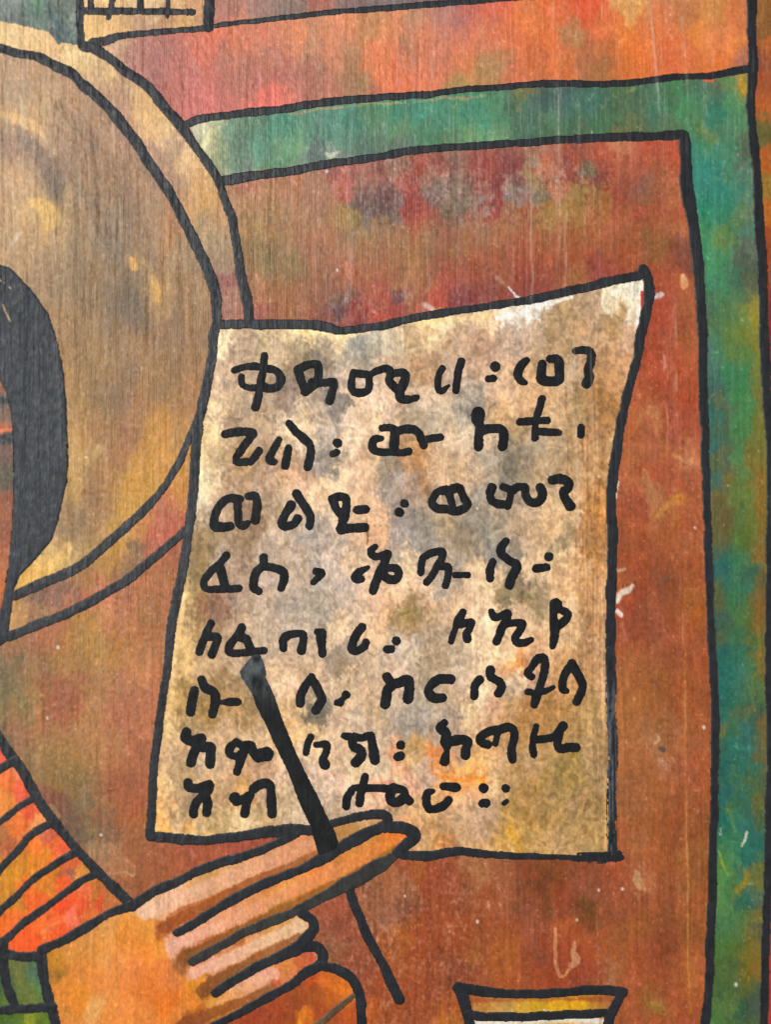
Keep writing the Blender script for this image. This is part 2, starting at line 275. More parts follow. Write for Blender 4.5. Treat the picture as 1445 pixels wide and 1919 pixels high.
C['wall'] = '''20 1220 B07048 60 1210 B46848 100 1190 B86848 50 1240 907448 30 1240 60644C 0 1270 505C50 20 1300 70704C 10 1330 90844C 130 1210 A88038 170 1180 A88434 200 1150 B88048 180 1230 B0883C 120 1250 9C803C 220 1200 A87838
200 1130 C07050 240 1130 BC6C50 220 1160 C47854 260 1110 AC7048 280 1150 8C7844 300 1120 B8683C 310 1080 A87844 330 1060 B0643C 320 1040 B45C48 260 1170 A86C3C 300 1180 B07040 280 1230 B87848 250 1250 BC8048 200 1270 B8884C
150 1290 A48848 90 1290 A05C44 130 1290 985444 150 1280 A46444 90 1330 A05040 120 1340 A4503C 130 1310 9C4C3C 50 1330 847C48 70 1310 90803C 75 1325 C87840 20 1370 C07858 40 1400 B07050 100 1380 A87C48 150 1370 B4844C
160 1340 B08048 220 1280 B07050 230 1310 B46850 220 1340 B86C50 260 1300 B87850 250 1360 B07050 280 1320 B86C44 270 1400 AC6848 200 1400 AC7C4C 120 1430 988044 80 1420 9C8048 90 1450 A08444 60 1440 80704C 100 1460 A08040
130 1480 948044 80 1480 844440 110 1500 784040 130 1530 704844 150 1510 808060 140 1550 645C4C 150 1570 4C4C44 170 1550 84804C 190 1500 A07048 180 1540 9C6048 220 1480 A85840 250 1510 B0583C 240 1540 A86038 200 1560 746050
170 1590 A08058 200 1600 B08460 220 1620 B07850 190 1620 B47C58 245 1600 A06038 260 1560 B47038 260 1650 A06038 230 1660 A05838 280 1620 A8583C 330 1600 AC583C 370 1600 AC503C 420 1590 A84840 450 1595 A84440 300 1640 A85C38
400 1610 A8583C 0 1380 485850 10 1395 4C5C50 500 1575 A84840
430 360 A08060 450 345 A05048 450 380 B08860 470 400 A07C50 480 430 987844 500 380 A87C54 490 460 807044 490 480 747048 480 500 A07850 510 420 A08050 540 350 B07458 560 400 A88060 600 340 AC8464 600 370 A87C5C 560 450 A87458
590 470 AC7058 555 495 6C7044 545 500 747040 520 460 987048 500 540 B07440 480 560 AC7040 520 580 A8683C 540 560 A46840 485 580 883840 490 590 A05048 580 530 A8684C 600 500 AC7050 640 480 B87058 640 450 A87050 640 340 C06858
620 320 904C48 630 330 984C48 650 345 D0605C 660 320 A85850 680 340 906C60 700 330 A06054 650 390 A88C48 660 410 94843C 680 380 605458 700 390 584C54 690 360 6C5858 720 370 684C54 740 380 746468 720 400 544C54 690 410 606064
740 410 6C6C68 680 430 8C8058 720 430 987C54 660 440 A08058 690 470 A07848 720 480 B06848 740 460 B0804C 760 440 A88454 800 430 B09058 760 400 A83C3C 780 410 AC3C3C 770 370 A03C3C 780 420 B84C40 800 400 B04840 780 320 A8483C
760 330 AC5C50 740 310 9C7C6C 800 340 B07868 830 320 A85C50 860 310 987868 820 370 808080 810 360 74706C 840 350 6C6458 850 390 6C6454 870 380 747060 860 350 847868 900 310 A04C48 920 330 A0443C 930 340 8C3840 900 350 A06058
880 400 A06858 920 400 AC4844 935 380 A43C40 900 380 90908C 950 350 A08880 970 350 707878 950 370 807C78 985 360 908080 970 330 8C4848 965 310 884048 1000 310 988870 1000 330 9C8C5C 1020 310 D07050 1030 320 D0785C
1040 330 A87C68 1060 320 A05050 1050 350 D07858 1010 370 687058 1080 330 8C3C44 1070 310 A04440 1100 320 587054 1090 325 4C6850 1080 300 B44C3C 1130 330 8C3C3C 1100 340 843C40 1150 300 C04C38 1160 275 D8A070 1130 290 C04838
1200 290 C8503C 1250 290 CC5440 1160 310 C8684C 1180 340 A85040 1195 350 74605C 1190 360 785858 1215 370 7C6044 1205 375 786848 1160 370 BC4038 1200 400 C44438 1240 380 C8503C 1260 350 B06848 1250 340 C06848 1270 310 C4503C
1260 370 A87040 1280 400 C05038 1240 430 B86840 1285 430 D07840 1170 400 B86040 1130 380 A0783C 1100 370 988040 1080 360 948448 1060 390 A8803C 1040 400 B08C4C 1080 400 B08444 1020 390 A87C3C 1000 390 B0603C 960 400 AC7048
940 430 B07848 900 430 A87C50 880 450 A87048 860 470 B0844C 840 440 985848 800 470 9C7C48 760 480 987448 740 500 7C5C44 700 510 A07850 720 530 A84840 680 520 B46444 640 500 B87058 620 540 A06448 600 560 A86848 620 590 8C4438
640 560 6C5C58 640 580 4C4450 660 590 A84440 680 600 803840 720 550 CC5040 700 590 D84838 710 560 B85844 740 580 A8403C 745 560 604858 770 550 A06444 760 520 A87448 800 520 A8784C 780 500 A88450 820 490 985040 860 480 8C5040
850 510 A04838 880 500 A85840 830 550 D45848 820 560 C85040 840 540 B04840 860 560 843840 880 550 8C3C48 900 540 8C4444 860 530 9C4840 920 520 8C4844 900 500 A06044 940 500 9C6040 960 480 AC5038 980 500 A84C38 1000 450 B0583C
1020 480 B8583C 1000 520 984840 1020 540 904448 980 540 8C4040 1050 500 8C4838 1060 450 B05C38 1100 440 B0603C 1080 480 A84C38 1120 400 B47040 1140 430 B05838 1150 470 985438 1120 500 8C3440 1110 515 843044 1090 520 B08040
1080 525 B88448 1150 500 9C4438 1180 460 AC5C38 1200 480 B45838 1200 440 B4603C 1220 440 7C6438 1240 450 7C6438 1230 470 906C38 1270 460 804440 1290 470 6C4C48 1275 490 804844 1290 500 7C4040 1250 490 A85440
1240 520 BC4C34 1280 520 CC6838 1250 560 C04838 1230 600 B84434 1260 600 C05040 1290 570 B46840 1300 590 A86038 1280 610 8C5438 1240 640 A84C38 1290 640 A06038 1220 680 B44434 1270 680 C85840 1300 680 C86440 1250 720 B03C2C
1300 720 B84830 1200 750 C05838 1190 780 C86C3C 1215 775 B87048 1230 790 AC6C40 1240 820 983838 1250 780 A83830 1290 790 C04434 1250 820 A83C38 1270 830 A03838 1200 820 B86438 1180 860 C07440 1220 850 A86844 1270 850 B07848
1290 865 D89868 1280 860 C88458 1240 880 C04434 1290 900 BC4838 1210 890 A84034 1190 900 B87048 1200 940 A83C34 1220 930 A87050 1240 960 AC5040 1270 940 C88048 1260 960 D08C38 1230 970 D09858 1290 950 B86040 1200 970 A83C34
1190 980 B05038 1170 1000 B86438 1200 1010 A85034 1250 1000 B05C34 1290 1000 BC6840 1290 980 A84030 1230 1040 A84C30 1180 1050 B85034 1200 1080 AC4830 1250 1050 A85834 1300 1060 A85030 1170 1090 C0743C 1180 1110 A83C30
1190 1120 B03C30 1240 1090 784C3C 1250 1100 904838 1220 1140 A06048 1260 1130 985034 1290 1120 B86C2C 1300 1140 BC7028 1200 1180 944038 1240 1180 904438 1260 1200 A04838 1170 1200 A04834 1190 1230 AC6840 1170 1240 B87840
1220 1240 A06038 1280 1200 B05434 1300 1230 B05838 1200 1290 A06834 1240 1300 A05C30 1180 1330 A87038 1220 1350 A87040 1280 1300 A85430 1300 1340 B05C34 1240 1390 986034 1230 1385 B89068 1180 1400 A07040 1250 1430 B88868
1260 1440 A86850 1200 1440 A06438 1280 1440 984838 1310 1430 B85C34 1240 1480 A0642C 1180 1500 A06840 1220 1530 A86434 1280 1500 A05434 1300 1550 8C5834 1190 1570 A46038 1240 1570 B45C30 1270 1570 9C4434 1220 1600 B4602C
1230 1640 B05830 1290 1600 A07034 1200 1590 B07850 1300 1640 905C34 1195 1645 D09C70 1200 1660 C88C60 1180 1640 B05030 1230 1660 8C4C3C 1160 1650 A84834 1240 1690 8C4834 1280 1700 A05830 1190 1700 AC4830 1220 1730 9C5C30
1190 1740 A06830 1270 1750 884838 1300 1750 906834 1230 1780 984038 1260 1800 804438 1190 1790 A85030 1310 1720 C06834 1300 1800 BC6034 1200 1830 B44C34 1260 1840 B85034 1290 1830 C8742C 1220 1880 907838 1240 1890 98783C
1180 1860 B85838 1270 1890 B44838 1230 1919 B85038
760 1640 A84834 780 1640 B8682C 800 1650 A84430 740 1650 A86840 700 1670 A06040 720 1690 986048 730 1720 986450 720 1710 987058 760 1700 985040 770 1680 906048 690 1700 A06448 750 1745 C0702C 760 1750 BC6420 730 1770 B05C2C
780 1760 A8482C 820 1700 A84C30 850 1650 A84834 800 1750 A8482C 860 1750 A84C30 820 1820 A04C34 880 1640 A06040 900 1630 A87C50 940 1640 986044 920 1680 A85434 960 1700 985844 980 1660 985038 1000 1650 8C4030 1030 1650 704428
1025 1690 784830 1040 1630 8C5434 1060 1640 985038 1020 1720 885038 1050 1700 A04030 1060 1680 A83830 1080 1660 904440 1090 1690 7C4838 1100 1700 6C4828 1100 1660 985C4C 1120 1680 905444 1140 1700 9C5444 1100 1715 684830
1140 1650 A84C38 1160 1640 AC4838 960 1740 904840 1000 1760 945044 1010 1790 885048 990 1730 A05840 940 1780 C0702C 960 1785 C07424 930 1800 B05830 900 1760 A85034 890 1775 B86C2C 935 1820 C86C24 980 1790 A03C34 980 1820 B04C30
1025 1780 AC3828 1030 1820 A83C2C 1045 1760 C05030 1060 1740 B85C30 1080 1760 B4502C 1070 1790 A83C34 1100 1800 A43834 1120 1780 B05834 1140 1780 BC642C 1110 1820 A84038 1150 1830 B08058 1150 1800 A07040 1120 1830 984038
1000 1840 B44C2C 940 1840 B45030 860 1830 944840 900 1835 A05040 850 1890 B05834 840 1919 CC7C2C 845 1905 D0782C 800 1870 A84C34 780 1900 A85034 720 1890 AC5430 695 1893 E06018 700 1850 A84C34 660 1800 A04C40 640 1780 A06850
620 1790 88684C 620 1730 A85040 640 1720 A45044 600 1740 AC6048 660 1750 A45440 680 1820 A04C3C 700 1919 A85430 650 1700 A85044 1190 1919 AC5034'''
C['door_frame'] = '''365 243 D8C8A0 360 255 A0B098 400 240 C8C890 395 260 D0C890 382 275 D8D498 410 270 90A068 400 300 98985C 420 310 A0A480 430 250 5C8C78 450 270 487868 440 300 508468 470 240 507C5C 490 260 489078 500 290 508870 460 310 60786C
530 240 308C70 530 260 3C8068 540 260 58A068 550 270 78B070 560 280 7CB470 540 300 60A060 520 280 68A068 500 300 60905C 530 310 486C64 560 300 889888 590 290 506068 580 310 54646C 600 280 50646C 580 250 48907C 620 240 489080
610 260 40886C 640 270 588C6C 615 290 C0C0A8 640 290 707C74 660 230 308C78 650 250 508C70 690 220 50885C 700 240 68986C 710 260 588068 690 275 506C60 720 215 489868 745 210 288C74 760 230 689858 730 250 609C68 740 280 5C6C64
760 270 607870 780 220 309078 820 210 3C9878 810 240 409070 840 220 409470 860 200 488C60 870 240 489468 800 260 488458 850 260 607C54 880 215 289078 890 220 40946C 920 200 509468 900 230 489C78 910 240 38987C 940 220 489468
880 255 80A860 920 250 80A868 960 210 406C54 970 200 487858 985 180 987840 1000 200 406C64 980 230 487460 1010 230 406850 1030 190 406464 1030 220 5C9068 1040 240 487C50 1060 200 407474 1080 210 487C5C 1095 200 387870
1050 180 486068 1110 190 40786C 1120 230 3C7C54 1080 240 50704C 1150 220 3C744C 1180 200 486C50 1180 170 587C4C 1190 230 6C7444 1160 245 807038 1200 180 48705C 1230 200 489070 1230 220 48806C 1260 190 487850 1270 180 3C9054
1280 210 38A060 1300 200 409C60 1290 230 488858 1250 235 647450 1300 170 507858 1330 165 487878 1350 185 34746C 1345 170 706450 1330 200 289080 1350 220 188478 1340 230 188078 1320 200 509460 1390 150 C89838 1395 170 D89428
1370 160 58944C 1370 200 48A060 1390 200 50A058 1380 230 489858 1330 260 809040 1325 245 8C9838 1360 240 488C68
1320 270 389068 1310 290 289080 1340 290 389474 1370 280 40946C 1390 270 606850 1395 290 5C5C4C 1320 320 209484 1340 320 249080 1370 320 389070 1400 320 688068 1320 350 309484 1350 360 189080 1380 350 389074 1330 380 189078
1360 390 1C9070 1400 380 688868 1340 410 189070 1370 410 208C68 1400 400 707C60 1320 430 38985C 1345 435 789440 1370 430 68903C 1385 410 689048 1340 460 6C9C48 1320 460 38A870 1350 450 80943C 1395 440 408070 1400 430 488C78
1390 470 5C6058 1400 460 6C6C60 1335 480 38A468 1360 480 34A468 1390 490 605850 1410 490 606458 1330 520 30A070 1360 520 34A070 1350 550 20A078 1380 510 307058 1400 510 484840 1410 530 605C4C 1330 560 40805C 1360 560 408858
1390 550 48885C 1400 560 60704C 1330 590 486C5C 1360 590 488450 1400 590 689448 1410 575 C89020 1420 590 C8A018 1405 580 90A030 1330 600 687848 1330 630 408868 1360 620 548C44 1390 620 708C34 1410 620 908828 1330 650 508078
1370 650 689038 1400 660 508840 1420 650 988420 1330 690 407878 1350 670 40946C 1370 700 28905C 1400 700 249058 1420 700 987C28 1340 720 386874 1350 740 506058 1380 740 34944C 1400 740 349450 1425 740 907028 1340 760 187470
1350 755 807040 1345 780 207478 1355 790 586848 1380 800 389848 1400 800 3C984C 1425 800 987820 1335 830 207880 1345 820 446858 1350 850 786840 1360 860 58644C 1380 860 409450 1390 880 50944C 1420 860 947020 1340 860 607040
1340 890 207478 1355 900 406C78 1345 920 8C6828 1365 900 986C28 1380 920 688C38 1400 920 649038 1425 920 B46C1C 1340 950 706034 1360 960 745C34 1390 960 508840 1410 960 68842C 1425 960 A8681C 1345 1000 785C30 1360 1010 6C6038
1385 1010 58882C 1400 1010 547C28 1425 1010 A8641C 1350 1040 4C6450 1355 1050 186C70 1360 1060 107078 1350 1070 146C78 1380 1050 289060 1400 1050 3C8C54 1425 1050 C0641C 1345 1090 806828 1360 1090 207468 1380 1090 2C8460
1410 1080 206C60 1425 1090 7C5C28 1405 1105 108478 1350 1120 685C30 1375 1120 308C50 1390 1130 3C8448 1425 1130 A8581C 1410 1150 7C6428 1355 1160 386064 1350 1170 3C5C58 1380 1160 488840 1400 1160 50782C 1425 1160 B0601C
1350 1200 646438 1380 1190 30805C 1410 1200 6C7828 1355 1220 107070 1370 1230 208068 1400 1220 207464 1430 1230 B87018 1355 1260 107478 1380 1260 2C8070 1410 1250 388058 1430 1270 B86C18 1350 1300 107070 1370 1310 107468
1400 1310 287C60 1420 1290 508040 1355 1340 147470 1380 1330 586C40 1405 1318 706C30 1420 1340 2C5C58 1355 1360 907828 1380 1360 387C58 1400 1370 186C70 1430 1350 A06420 1350 1390 386458 1380 1390 187C6C 1410 1400 207C78
1430 1400 A06420 1360 1420 187870 1400 1430 207C6C 1365 1440 106868 1380 1450 408058 1350 1460 2C6860 1410 1470 587840 1430 1470 5C6840 1360 1490 107078 1390 1490 30785C 1420 1500 8C6C24 1360 1530 107878 1380 1530 288C70
1400 1530 306864 1370 1520 688C38 1420 1540 606838 1355 1560 207460 1370 1580 38945C 1380 1600 289470 1400 1560 207878 1410 1570 187474 1350 1600 388C54 1360 1620 80A030 1375 1610 50A058 1390 1610 106C70 1410 1600 107070
1355 1640 50A048 1370 1650 409048 1390 1640 407860 1398 1640 908038 1385 1665 887C34 1420 1640 987820 1395 1670 406858 1360 1670 58A048 1380 1690 186860 1400 1690 086870 1420 1690 506458 1360 1700 58A04C 1380 1720 508848
1400 1720 6C7838 1420 1720 8C7024 1355 1740 408858 1380 1750 488C48 1400 1740 707838 1430 1750 4C5054 1410 1760 887028 1350 1780 488838 1380 1780 607828 1400 1790 887C20 1425 1780 A0701C 1360 1820 50783C 1380 1810 3C6444
1400 1830 987018 1425 1820 B06C18 1350 1850 487040 1380 1850 5C7434 1410 1850 60703C 1420 1860 405058 1360 1890 689040 1390 1890 2C6450 1410 1880 3C585C 1350 1910 489040 1380 1919 487440 1405 1919 506840'''
C['margin'] = '''1435 20 98683C 1435 60 7C5C38 1440 90 D07038 1435 105 885048 1435 150 A8583C 1440 200 C86838 1430 260 506844 1440 300 CC6030 1440 350 90803C 1440 400 C87030 1440 440 984C28 1440 500 984828 1442 600 803828 1444 700 C03828
1450 900 A84028 1450 1200 B05028 1455 1500 A04828 1443 1750 B84828 1500 1000 90602C 1500 1600 A8502C 1500 400 B0582C'''
C['parchment'] = '''415 630 F0D8A8 450 640 A89078 500 630 C8B080 540 625 E8D0A0 590 630 F4D898 640 635 ECD0A0 520 650 D0B490 560 650 A08C6C 600 650 988870 680 640 909088 660 650 A09C8C 700 640 B0A890 740 630 C8B898 780 620 BCA078
800 610 ECCC98 840 605 D8C8A0 920 595 F4D0A0 950 595 F8F0E0 1000 580 F0E8D8 970 585 ECE0C8 860 620 B89878 900 640 B08C74 950 630 B0947C 1000 620 B89C80 1050 600 A0845C 1100 570 B09070 1150 555 F0E4C4 1180 545 F0E8D0
1190 560 ECE4C8 1195 590 F0E4C8 1170 570 BC9868 1160 610 A88454 1100 620 B8946C 1130 650 C49C74 1180 620 C8A080 1170 680 C8986C 1050 650 A88C68 1120 690 A88058 1150 700 BC8C60 1080 700 C0A480 1120 750 A07448 1090 760 98805C
1150 780 A87848 1155 830 D8B078 1130 820 A8784C 1100 830 B08860 1130 870 C89868 1100 900 C8A074 1080 880 A88C68 450 690 B89C80 430 700 CCAC8C 480 740 B8A080 420 760 D8BC94 400 800 E8CC94 385 860 D8BC88 380 900 F0DCAC
375 940 F0E0B8 400 850 B89C70 440 790 988068 480 780 A89070 540 740 887468 560 700 807058 590 680 685C50 600 720 988878 570 760 D8BC94 620 740 747068 640 760 686460 600 770 B8A48C 660 720 D8BCA0 680 740 F0CCA8 700 760 ECC8A8
660 780 E8CCA8 560 800 F0D4A8 580 830 ECD0A8 620 820 B0A494 620 870 706C60 600 860 989088 650 830 E8CCA8 700 800 ECC8A0 720 740 E0C4A4 740 690 C0A080 790 700 AC8460 760 730 B09474 800 750 D0B898 790 780 A89880 830 790 C8B494
860 720 C8AC90 880 700 B8987C 880 740 A8A090 890 760 686864 880 780 B0A898 930 720 E0B890 960 740 E0B890 980 730 C8A478 1000 760 C8A078 940 780 C8A070 860 800 E0C4A0 930 820 D8B890 980 800 B0946C 970 850 807868 960 870 747064
930 850 A89C88 1000 840 A8987C 1040 780 D0AC80 1060 800 C0A074 1010 880 B89C78 450 870 A88454 430 900 A88868 500 880 B09070 480 900 B0947C 550 900 D8AC88 560 880 B08C6C 600 920 F0CC9C 640 900 ECC89C 680 880 E0B890
730 870 8C8878 740 900 A0988C 700 860 D8B48C 760 860 B08458 790 900 A87C50 800 880 C89C70 820 880 E0BC94 860 880 C8A884 780 870 B07C48 770 920 A89080 740 940 888078 750 980 888484 780 980 8C8880 800 960 A09480 740 1010 A09488
790 1010 8C8880 690 940 E8BC90 710 970 ECB888 710 1000 E8B080 680 1000 D8B088 640 970 E4CCA8 620 1000 A89888 590 1000 9C9488 560 980 B8A48C 540 940 D8BC98 520 1000 C8B094 460 1000 8C7458 470 980 7C604C 500 960 A08868
420 960 C8A884 400 980 907C68 380 960 B09C80 400 1010 907850 380 1040 846C48 420 1050 B8A088 450 1040 907860 400 1090 B0987C 380 1120 906840 450 1100 A8907C 400 1135 805C4C 395 1130 7C5444 360 1100 907C50 350 1120 E0BC78
360 1160 886C48 350 1180 BC9C68 340 1200 E8C07C 340 1250 D8B070 380 1200 B49468 400 1160 947454 430 1180 B89C7C 480 1150 B8A084 500 1100 C0A890 500 1050 B8A48C 560 1050 C0A890 540 1100 BCA48C 560 1130 988C80 590 1120 A09888
600 1080 B0A494 620 1040 D0B8A0 660 1050 D8B894 640 1090 B8A898 690 1060 D8B898 560 1170 B0A08C 600 1160 ACA290 640 1130 C0AC94 680 1150 CCB090 700 1130 E0B898 730 1130 E8B88C 750 1100 F0CCA4 770 1050 F0D0A4 720 1060 B0A08C
800 1060 B49C80 830 1040 A09078 860 1000 8C7C68 840 980 A08C6C 880 960 989080 920 990 98907C 950 960 A09078 970 990 B0987C 930 1030 807C74 950 1040 8C8478 1000 1000 C8A884 1010 1060 ECC89C 1030 1000 E0B888 1050 1020 908468
1060 1040 F0CC98 1080 960 F0C894 1060 940 C8AC84 1100 970 A06C3C 1120 980 B87C44 1130 950 E8A460 1120 930 B07C4C 1100 1020 A87444 1125 1030 A87848 1090 1060 E0B080 1130 1070 C89460 1060 1100 D8AC7C 1100 1120 B88858
1130 1120 C09468 1060 1150 F0CCA0 1080 1180 D8B080 1110 1180 A87C54 1130 1200 B08C68 1050 1200 E4C090 980 1130 D8B490 980 1110 746850 960 1120 786C50 1000 1115 8C7C5C 920 1080 ECC898 880 1090 ECC8A0 830 1090 ACA08C
860 1080 9C9080 800 1100 ECC8A4 780 1140 988058 760 1150 8C7440 765 1180 B08C60 790 1130 C8A078 800 1170 A89070 850 1150 D8B48C 880 1130 ECC8A0 900 1170 F0CCA4 920 1200 F0D0A4 960 1180 ECC8A0 700 1180 E8BC90 650 1170 E8C498
620 1200 D8BC98 660 1220 988878 640 1240 907C60 630 1230 847868 700 1240 C8AC88 680 1260 D0B08C 740 1210 C0B09C 770 1200 D8C4AC 780 1230 C8B498 750 1260 D0B498 800 1250 AC9878 830 1200 BCA080 820 1230 B09878 860 1220 B8A488
870 1250 C8B090 900 1260 E8C8A0 950 1230 F0CCA0 960 1245 F0A060 970 1243 F09850 970 1270 F0D0A8 960 1300 C8B498 1000 1270 B09078 1000 1230 C89C74 1050 1240 C09468 1100 1240 B88C60 1060 1300 C09060 1110 1300 A88454
1130 1290 C89C70 990 1320 A87848 970 1320 B08858 1020 1330 A87C48 1060 1340 A88050 1110 1340 B0905C 920 1330 C89C78 900 1300 F0D0A8 880 1340 F4D4A0 890 1360 F0CC98 860 1320 C8A888 850 1350 9C8C78 830 1370 948C80
810 1340 B8A890 770 1330 A8977C 780 1360 908C88 760 1350 A09888 740 1320 C8B094 700 1300 C8A884 700 1340 BCA07C 680 1360 B8A48C 640 1300 D0B490 640 1360 D0B08C 590 1340 605C54 585 1345 646058 560 1350 C8A880 560 1330 D8B484
550 1370 ECB878 590 1380 ECC88C 600 1400 E8C094 640 1380 D8B490 580 1260 C8A888 540 1270 E8C4A0 520 1260 E4C098 540 1220 C8A888 580 1210 B8A084 500 1220 B8A488 470 1250 988870 440 1240 C0A484 400 1250 CCAC84 380 1280 B89870
420 1280 907048 350 1300 907448 340 1320 A88850 330 1310 CCA868 325 1360 E8C488 320 1400 D8B080 400 1340 907040 350 1350 A0845C 440 1330 B08C5C 460 1340 9C8058 420 1370 C8A47C 470 1380 CCAC84 320 1430 C0A078 310 1470 E8BC84
310 1500 E0B078 300 1540 F0B870 330 1450 A88C64 330 1490 A08868 340 1500 8C7860 340 1530 9C8464 330 1550 C8A880 390 1440 C8AC88 410 1420 CCB08C 400 1460 E8B880 440 1460 C8A078 420 1480 B89470 450 1480 C8985C 480 1450 B8906C
490 1440 A88464 500 1490 B89474 520 1490 A88C68 540 1500 B8A078 550 1530 D0B898 500 1530 B89C70 450 1540 D8BC8C 400 1545 C8A870 420 1530 B09464 370 1550 E0C08C 345 1545 D89848 520 1420 E0BC94 530 1460 D0B090 590 1450 D8BCA0
610 1470 E0C4A8 640 1450 E0BC94 640 1470 E8C0A0 600 1500 BCA48C 640 1500 B8A088 620 1520 B8A080 660 1440 D0B488 680 1430 D0B890 700 1420 D8C4A0 720 1440 D0C0A0 740 1450 E8D0A8 740 1430 E8A078 745 1440 F09870 720 1460 E8B090
700 1470 E0B090 780 1410 B89458 770 1420 C8A468 780 1440 D0B494 800 1440 B8A494 790 1470 B8A08C 770 1480 E0A890 760 1490 F0C890 800 1460 A89888 820 1420 F08840 830 1440 F8A858 850 1450 F8A050 840 1420 E89058 865 1430 988878
855 1425 A08870 880 1440 F8B868 900 1440 F8C888 860 1470 F89858 840 1490 F8B070 880 1460 F4A858 900 1460 F89850 905 1465 E07818 890 1480 F4B890 920 1470 ECC898 930 1430 D0B084 870 1500 ECB888 810 1500 F0B870 780 1510 D8B07C
760 1530 C89060 750 1510 A88860 830 1510 C0A080 850 1530 B89C78 880 1530 C0A084 900 1510 B8A088 930 1500 B89C78 960 1470 B89468 980 1450 B88C60 1000 1440 C0A07C 940 1400 B89064 970 1410 B08C5C 1030 1400 A88458 1050 1440 98803C
1030 1460 9C8040 1080 1450 988444 1060 1480 988448 1080 1500 A07858 1060 1470 9C8440 990 1480 A87830 970 1500 B08440 980 1520 A87C38 1000 1500 A88048 1040 1500 A88450 960 1540 C8984C 955 1560 D09840 975 1570 B08438
990 1550 987038 985 1530 8C682C 1000 1580 B88C4C 940 1550 B09064 920 1540 B0937C 900 1560 BC9C80 860 1570 C09C74 830 1560 B08858 820 1580 D09048 800 1590 C8A070 840 1580 C07848 900 1590 D0A470 960 1590 D8A858 1000 1590 D8A860
1050 1585 D8B078 1100 1590 CCA468 1130 1580 C8A060 1050 1550 A88450 1100 1550 A88850 1130 1540 B0905C 1100 1510 A48454 1130 1480 A8885C 1130 1430 B08C64 1110 1400 B89468 1080 1370 A88454 1130 1380 B08C60 1000 1370 A87C48
960 1370 AC8050 920 1380 C89868'''
C['hand'] = '''620 1570 B08050 650 1560 AC804C 690 1545 C8A478 560 1590 D89068 530 1600 D89468 480 1620 D4986C 430 1640 DCA878 400 1650 C89858 370 1660 D8A468 330 1680 ECC0A0 290 1700 F0C098 270 1710 F0B890 310 1710 ECB890 560 1605 A86840
500 1640 985C38 540 1612 B88050 450 1650 B88050 430 1675 905028 380 1690 A8602C 350 1700 985028 320 1725 904C28 305 1745 985028 400 1670 B87C44 740 1570 E8742C 720 1580 D07838 690 1590 C88040 750 1575 D87028 660 1620 D8843C
700 1600 A87030 730 1590 A87028 620 1640 DC8850 600 1650 E08040 570 1660 E08C48 540 1670 E49850 640 1640 A87030 600 1670 A86C30 560 1690 B06C2C 520 1680 E09450 480 1700 E89C68 440 1720 E8A480 400 1740 ECAC8C 360 1755 ECB09C
320 1775 ECB4A0 520 1705 906028 540 1700 A87034 480 1730 985020 440 1755 A85C28 400 1765 A45020 370 1785 945028 340 1800 805030 560 1735 E8C49C 530 1740 D8A060 500 1750 D49C54 480 1770 E4B080 440 1790 DC9868 400 1810 ECB098
370 1820 ECB098 550 1760 A06840 520 1765 A06C44 540 1755 C08058 480 1800 A85830 440 1820 9C4C24 400 1840 985028 380 1855 805030 580 1790 B84C38 560 1800 BC5C38 590 1785 C88060 540 1810 D88840 520 1820 D88048 500 1830 ECA890
480 1840 ECB49C 450 1850 E8AC90 540 1830 D88050 500 1855 A06C48 480 1860 C08858 420 1875 D89850 400 1885 D8983C 450 1870 E0A060 520 1850 B04830 470 1880 A04830 450 1890 985C34 380 1900 A05C2C 420 1900 A06028 350 1919 884820
260 1730 DC8C38 280 1740 DC8C34 240 1760 D88434 200 1740 C88C4C 200 1780 D89048 160 1760 C88848 130 1790 CC8844 110 1810 B87C28 110 1820 846030 150 1830 D88440 180 1840 DC8848 220 1800 D88848 250 1820 D87C44 280 1790 E08434
300 1780 E09034 300 1810 D8783C 320 1840 DC8048 280 1850 D87838 320 1870 D87030 310 1885 E0742C 360 1870 E08434 380 1840 D88C18 370 1850 D88818 150 1860 DC8830 120 1850 D88438 140 1880 E08434 180 1890 DCA868 200 1900 DC8440
240 1900 E08848 280 1910 D88440 330 1900 E08844 120 1900 CC8440'''
C['thumb'] = '''590 1840 C84C20 600 1840 E07040 620 1845 D07020 640 1850 E87820 650 1865 DC8030 620 1870 C86C10 590 1860 8C5028 560 1860 A05028 560 1880 984828 530 1880 A84C30 570 1900 D87C08 572 1919 D87C08 540 1919 984428 480 1910 A04830
600 1900 944428 640 1900 B05028 660 1900 B85428 440 1925 A04830'''
C['stripe'] = '''5 1410 F06048 30 1450 F09070 20 1460 F87838 40 1480 E85840 10 1500 E89040 60 1520 DC5038 30 1550 F07C38 70 1540 E89858 0 1570 A87048 15 1580 B06048 40 1560 E07038 100 1580 F07040 90 1565 C86050 110 1590 F06040
70 1590 F87C30 40 1610 D08818 10 1640 CC8C10 60 1610 DC8818 80 1600 E89028 100 1610 F07830 130 1620 D8643C 150 1640 D89840 135 1635 985C48 120 1650 F05830 100 1640 D88020 80 1660 DC8818 50 1670 F06C30 30 1690 D08818
10 1680 C08818 0 1740 F07028 30 1720 F06C34 70 1690 F06428 120 1665 F06030 180 1680 B87038 200 1690 B47040 160 1680 E87048 150 1700 E85838 190 1690 E05030 130 1710 F87860 120 1700 F04C28 100 1730 F06838 60 1750 F85C20
30 1770 F85C28 80 1740 F87838 110 1750 F05C30 170 1720 E07840'''
C['undersleeve'] = '40 1820 78703C 60 1830 486858 65 1840 3C6470 50 1850 70743C 30 1810 6C7440 75 1860 507848 60 1875 68743C 5 1850 405848 10 1880 507034 40 1905 48682C 60 1910 A0A828 65 1905 8C9830 80 1910 50682C 10 1910 486430'
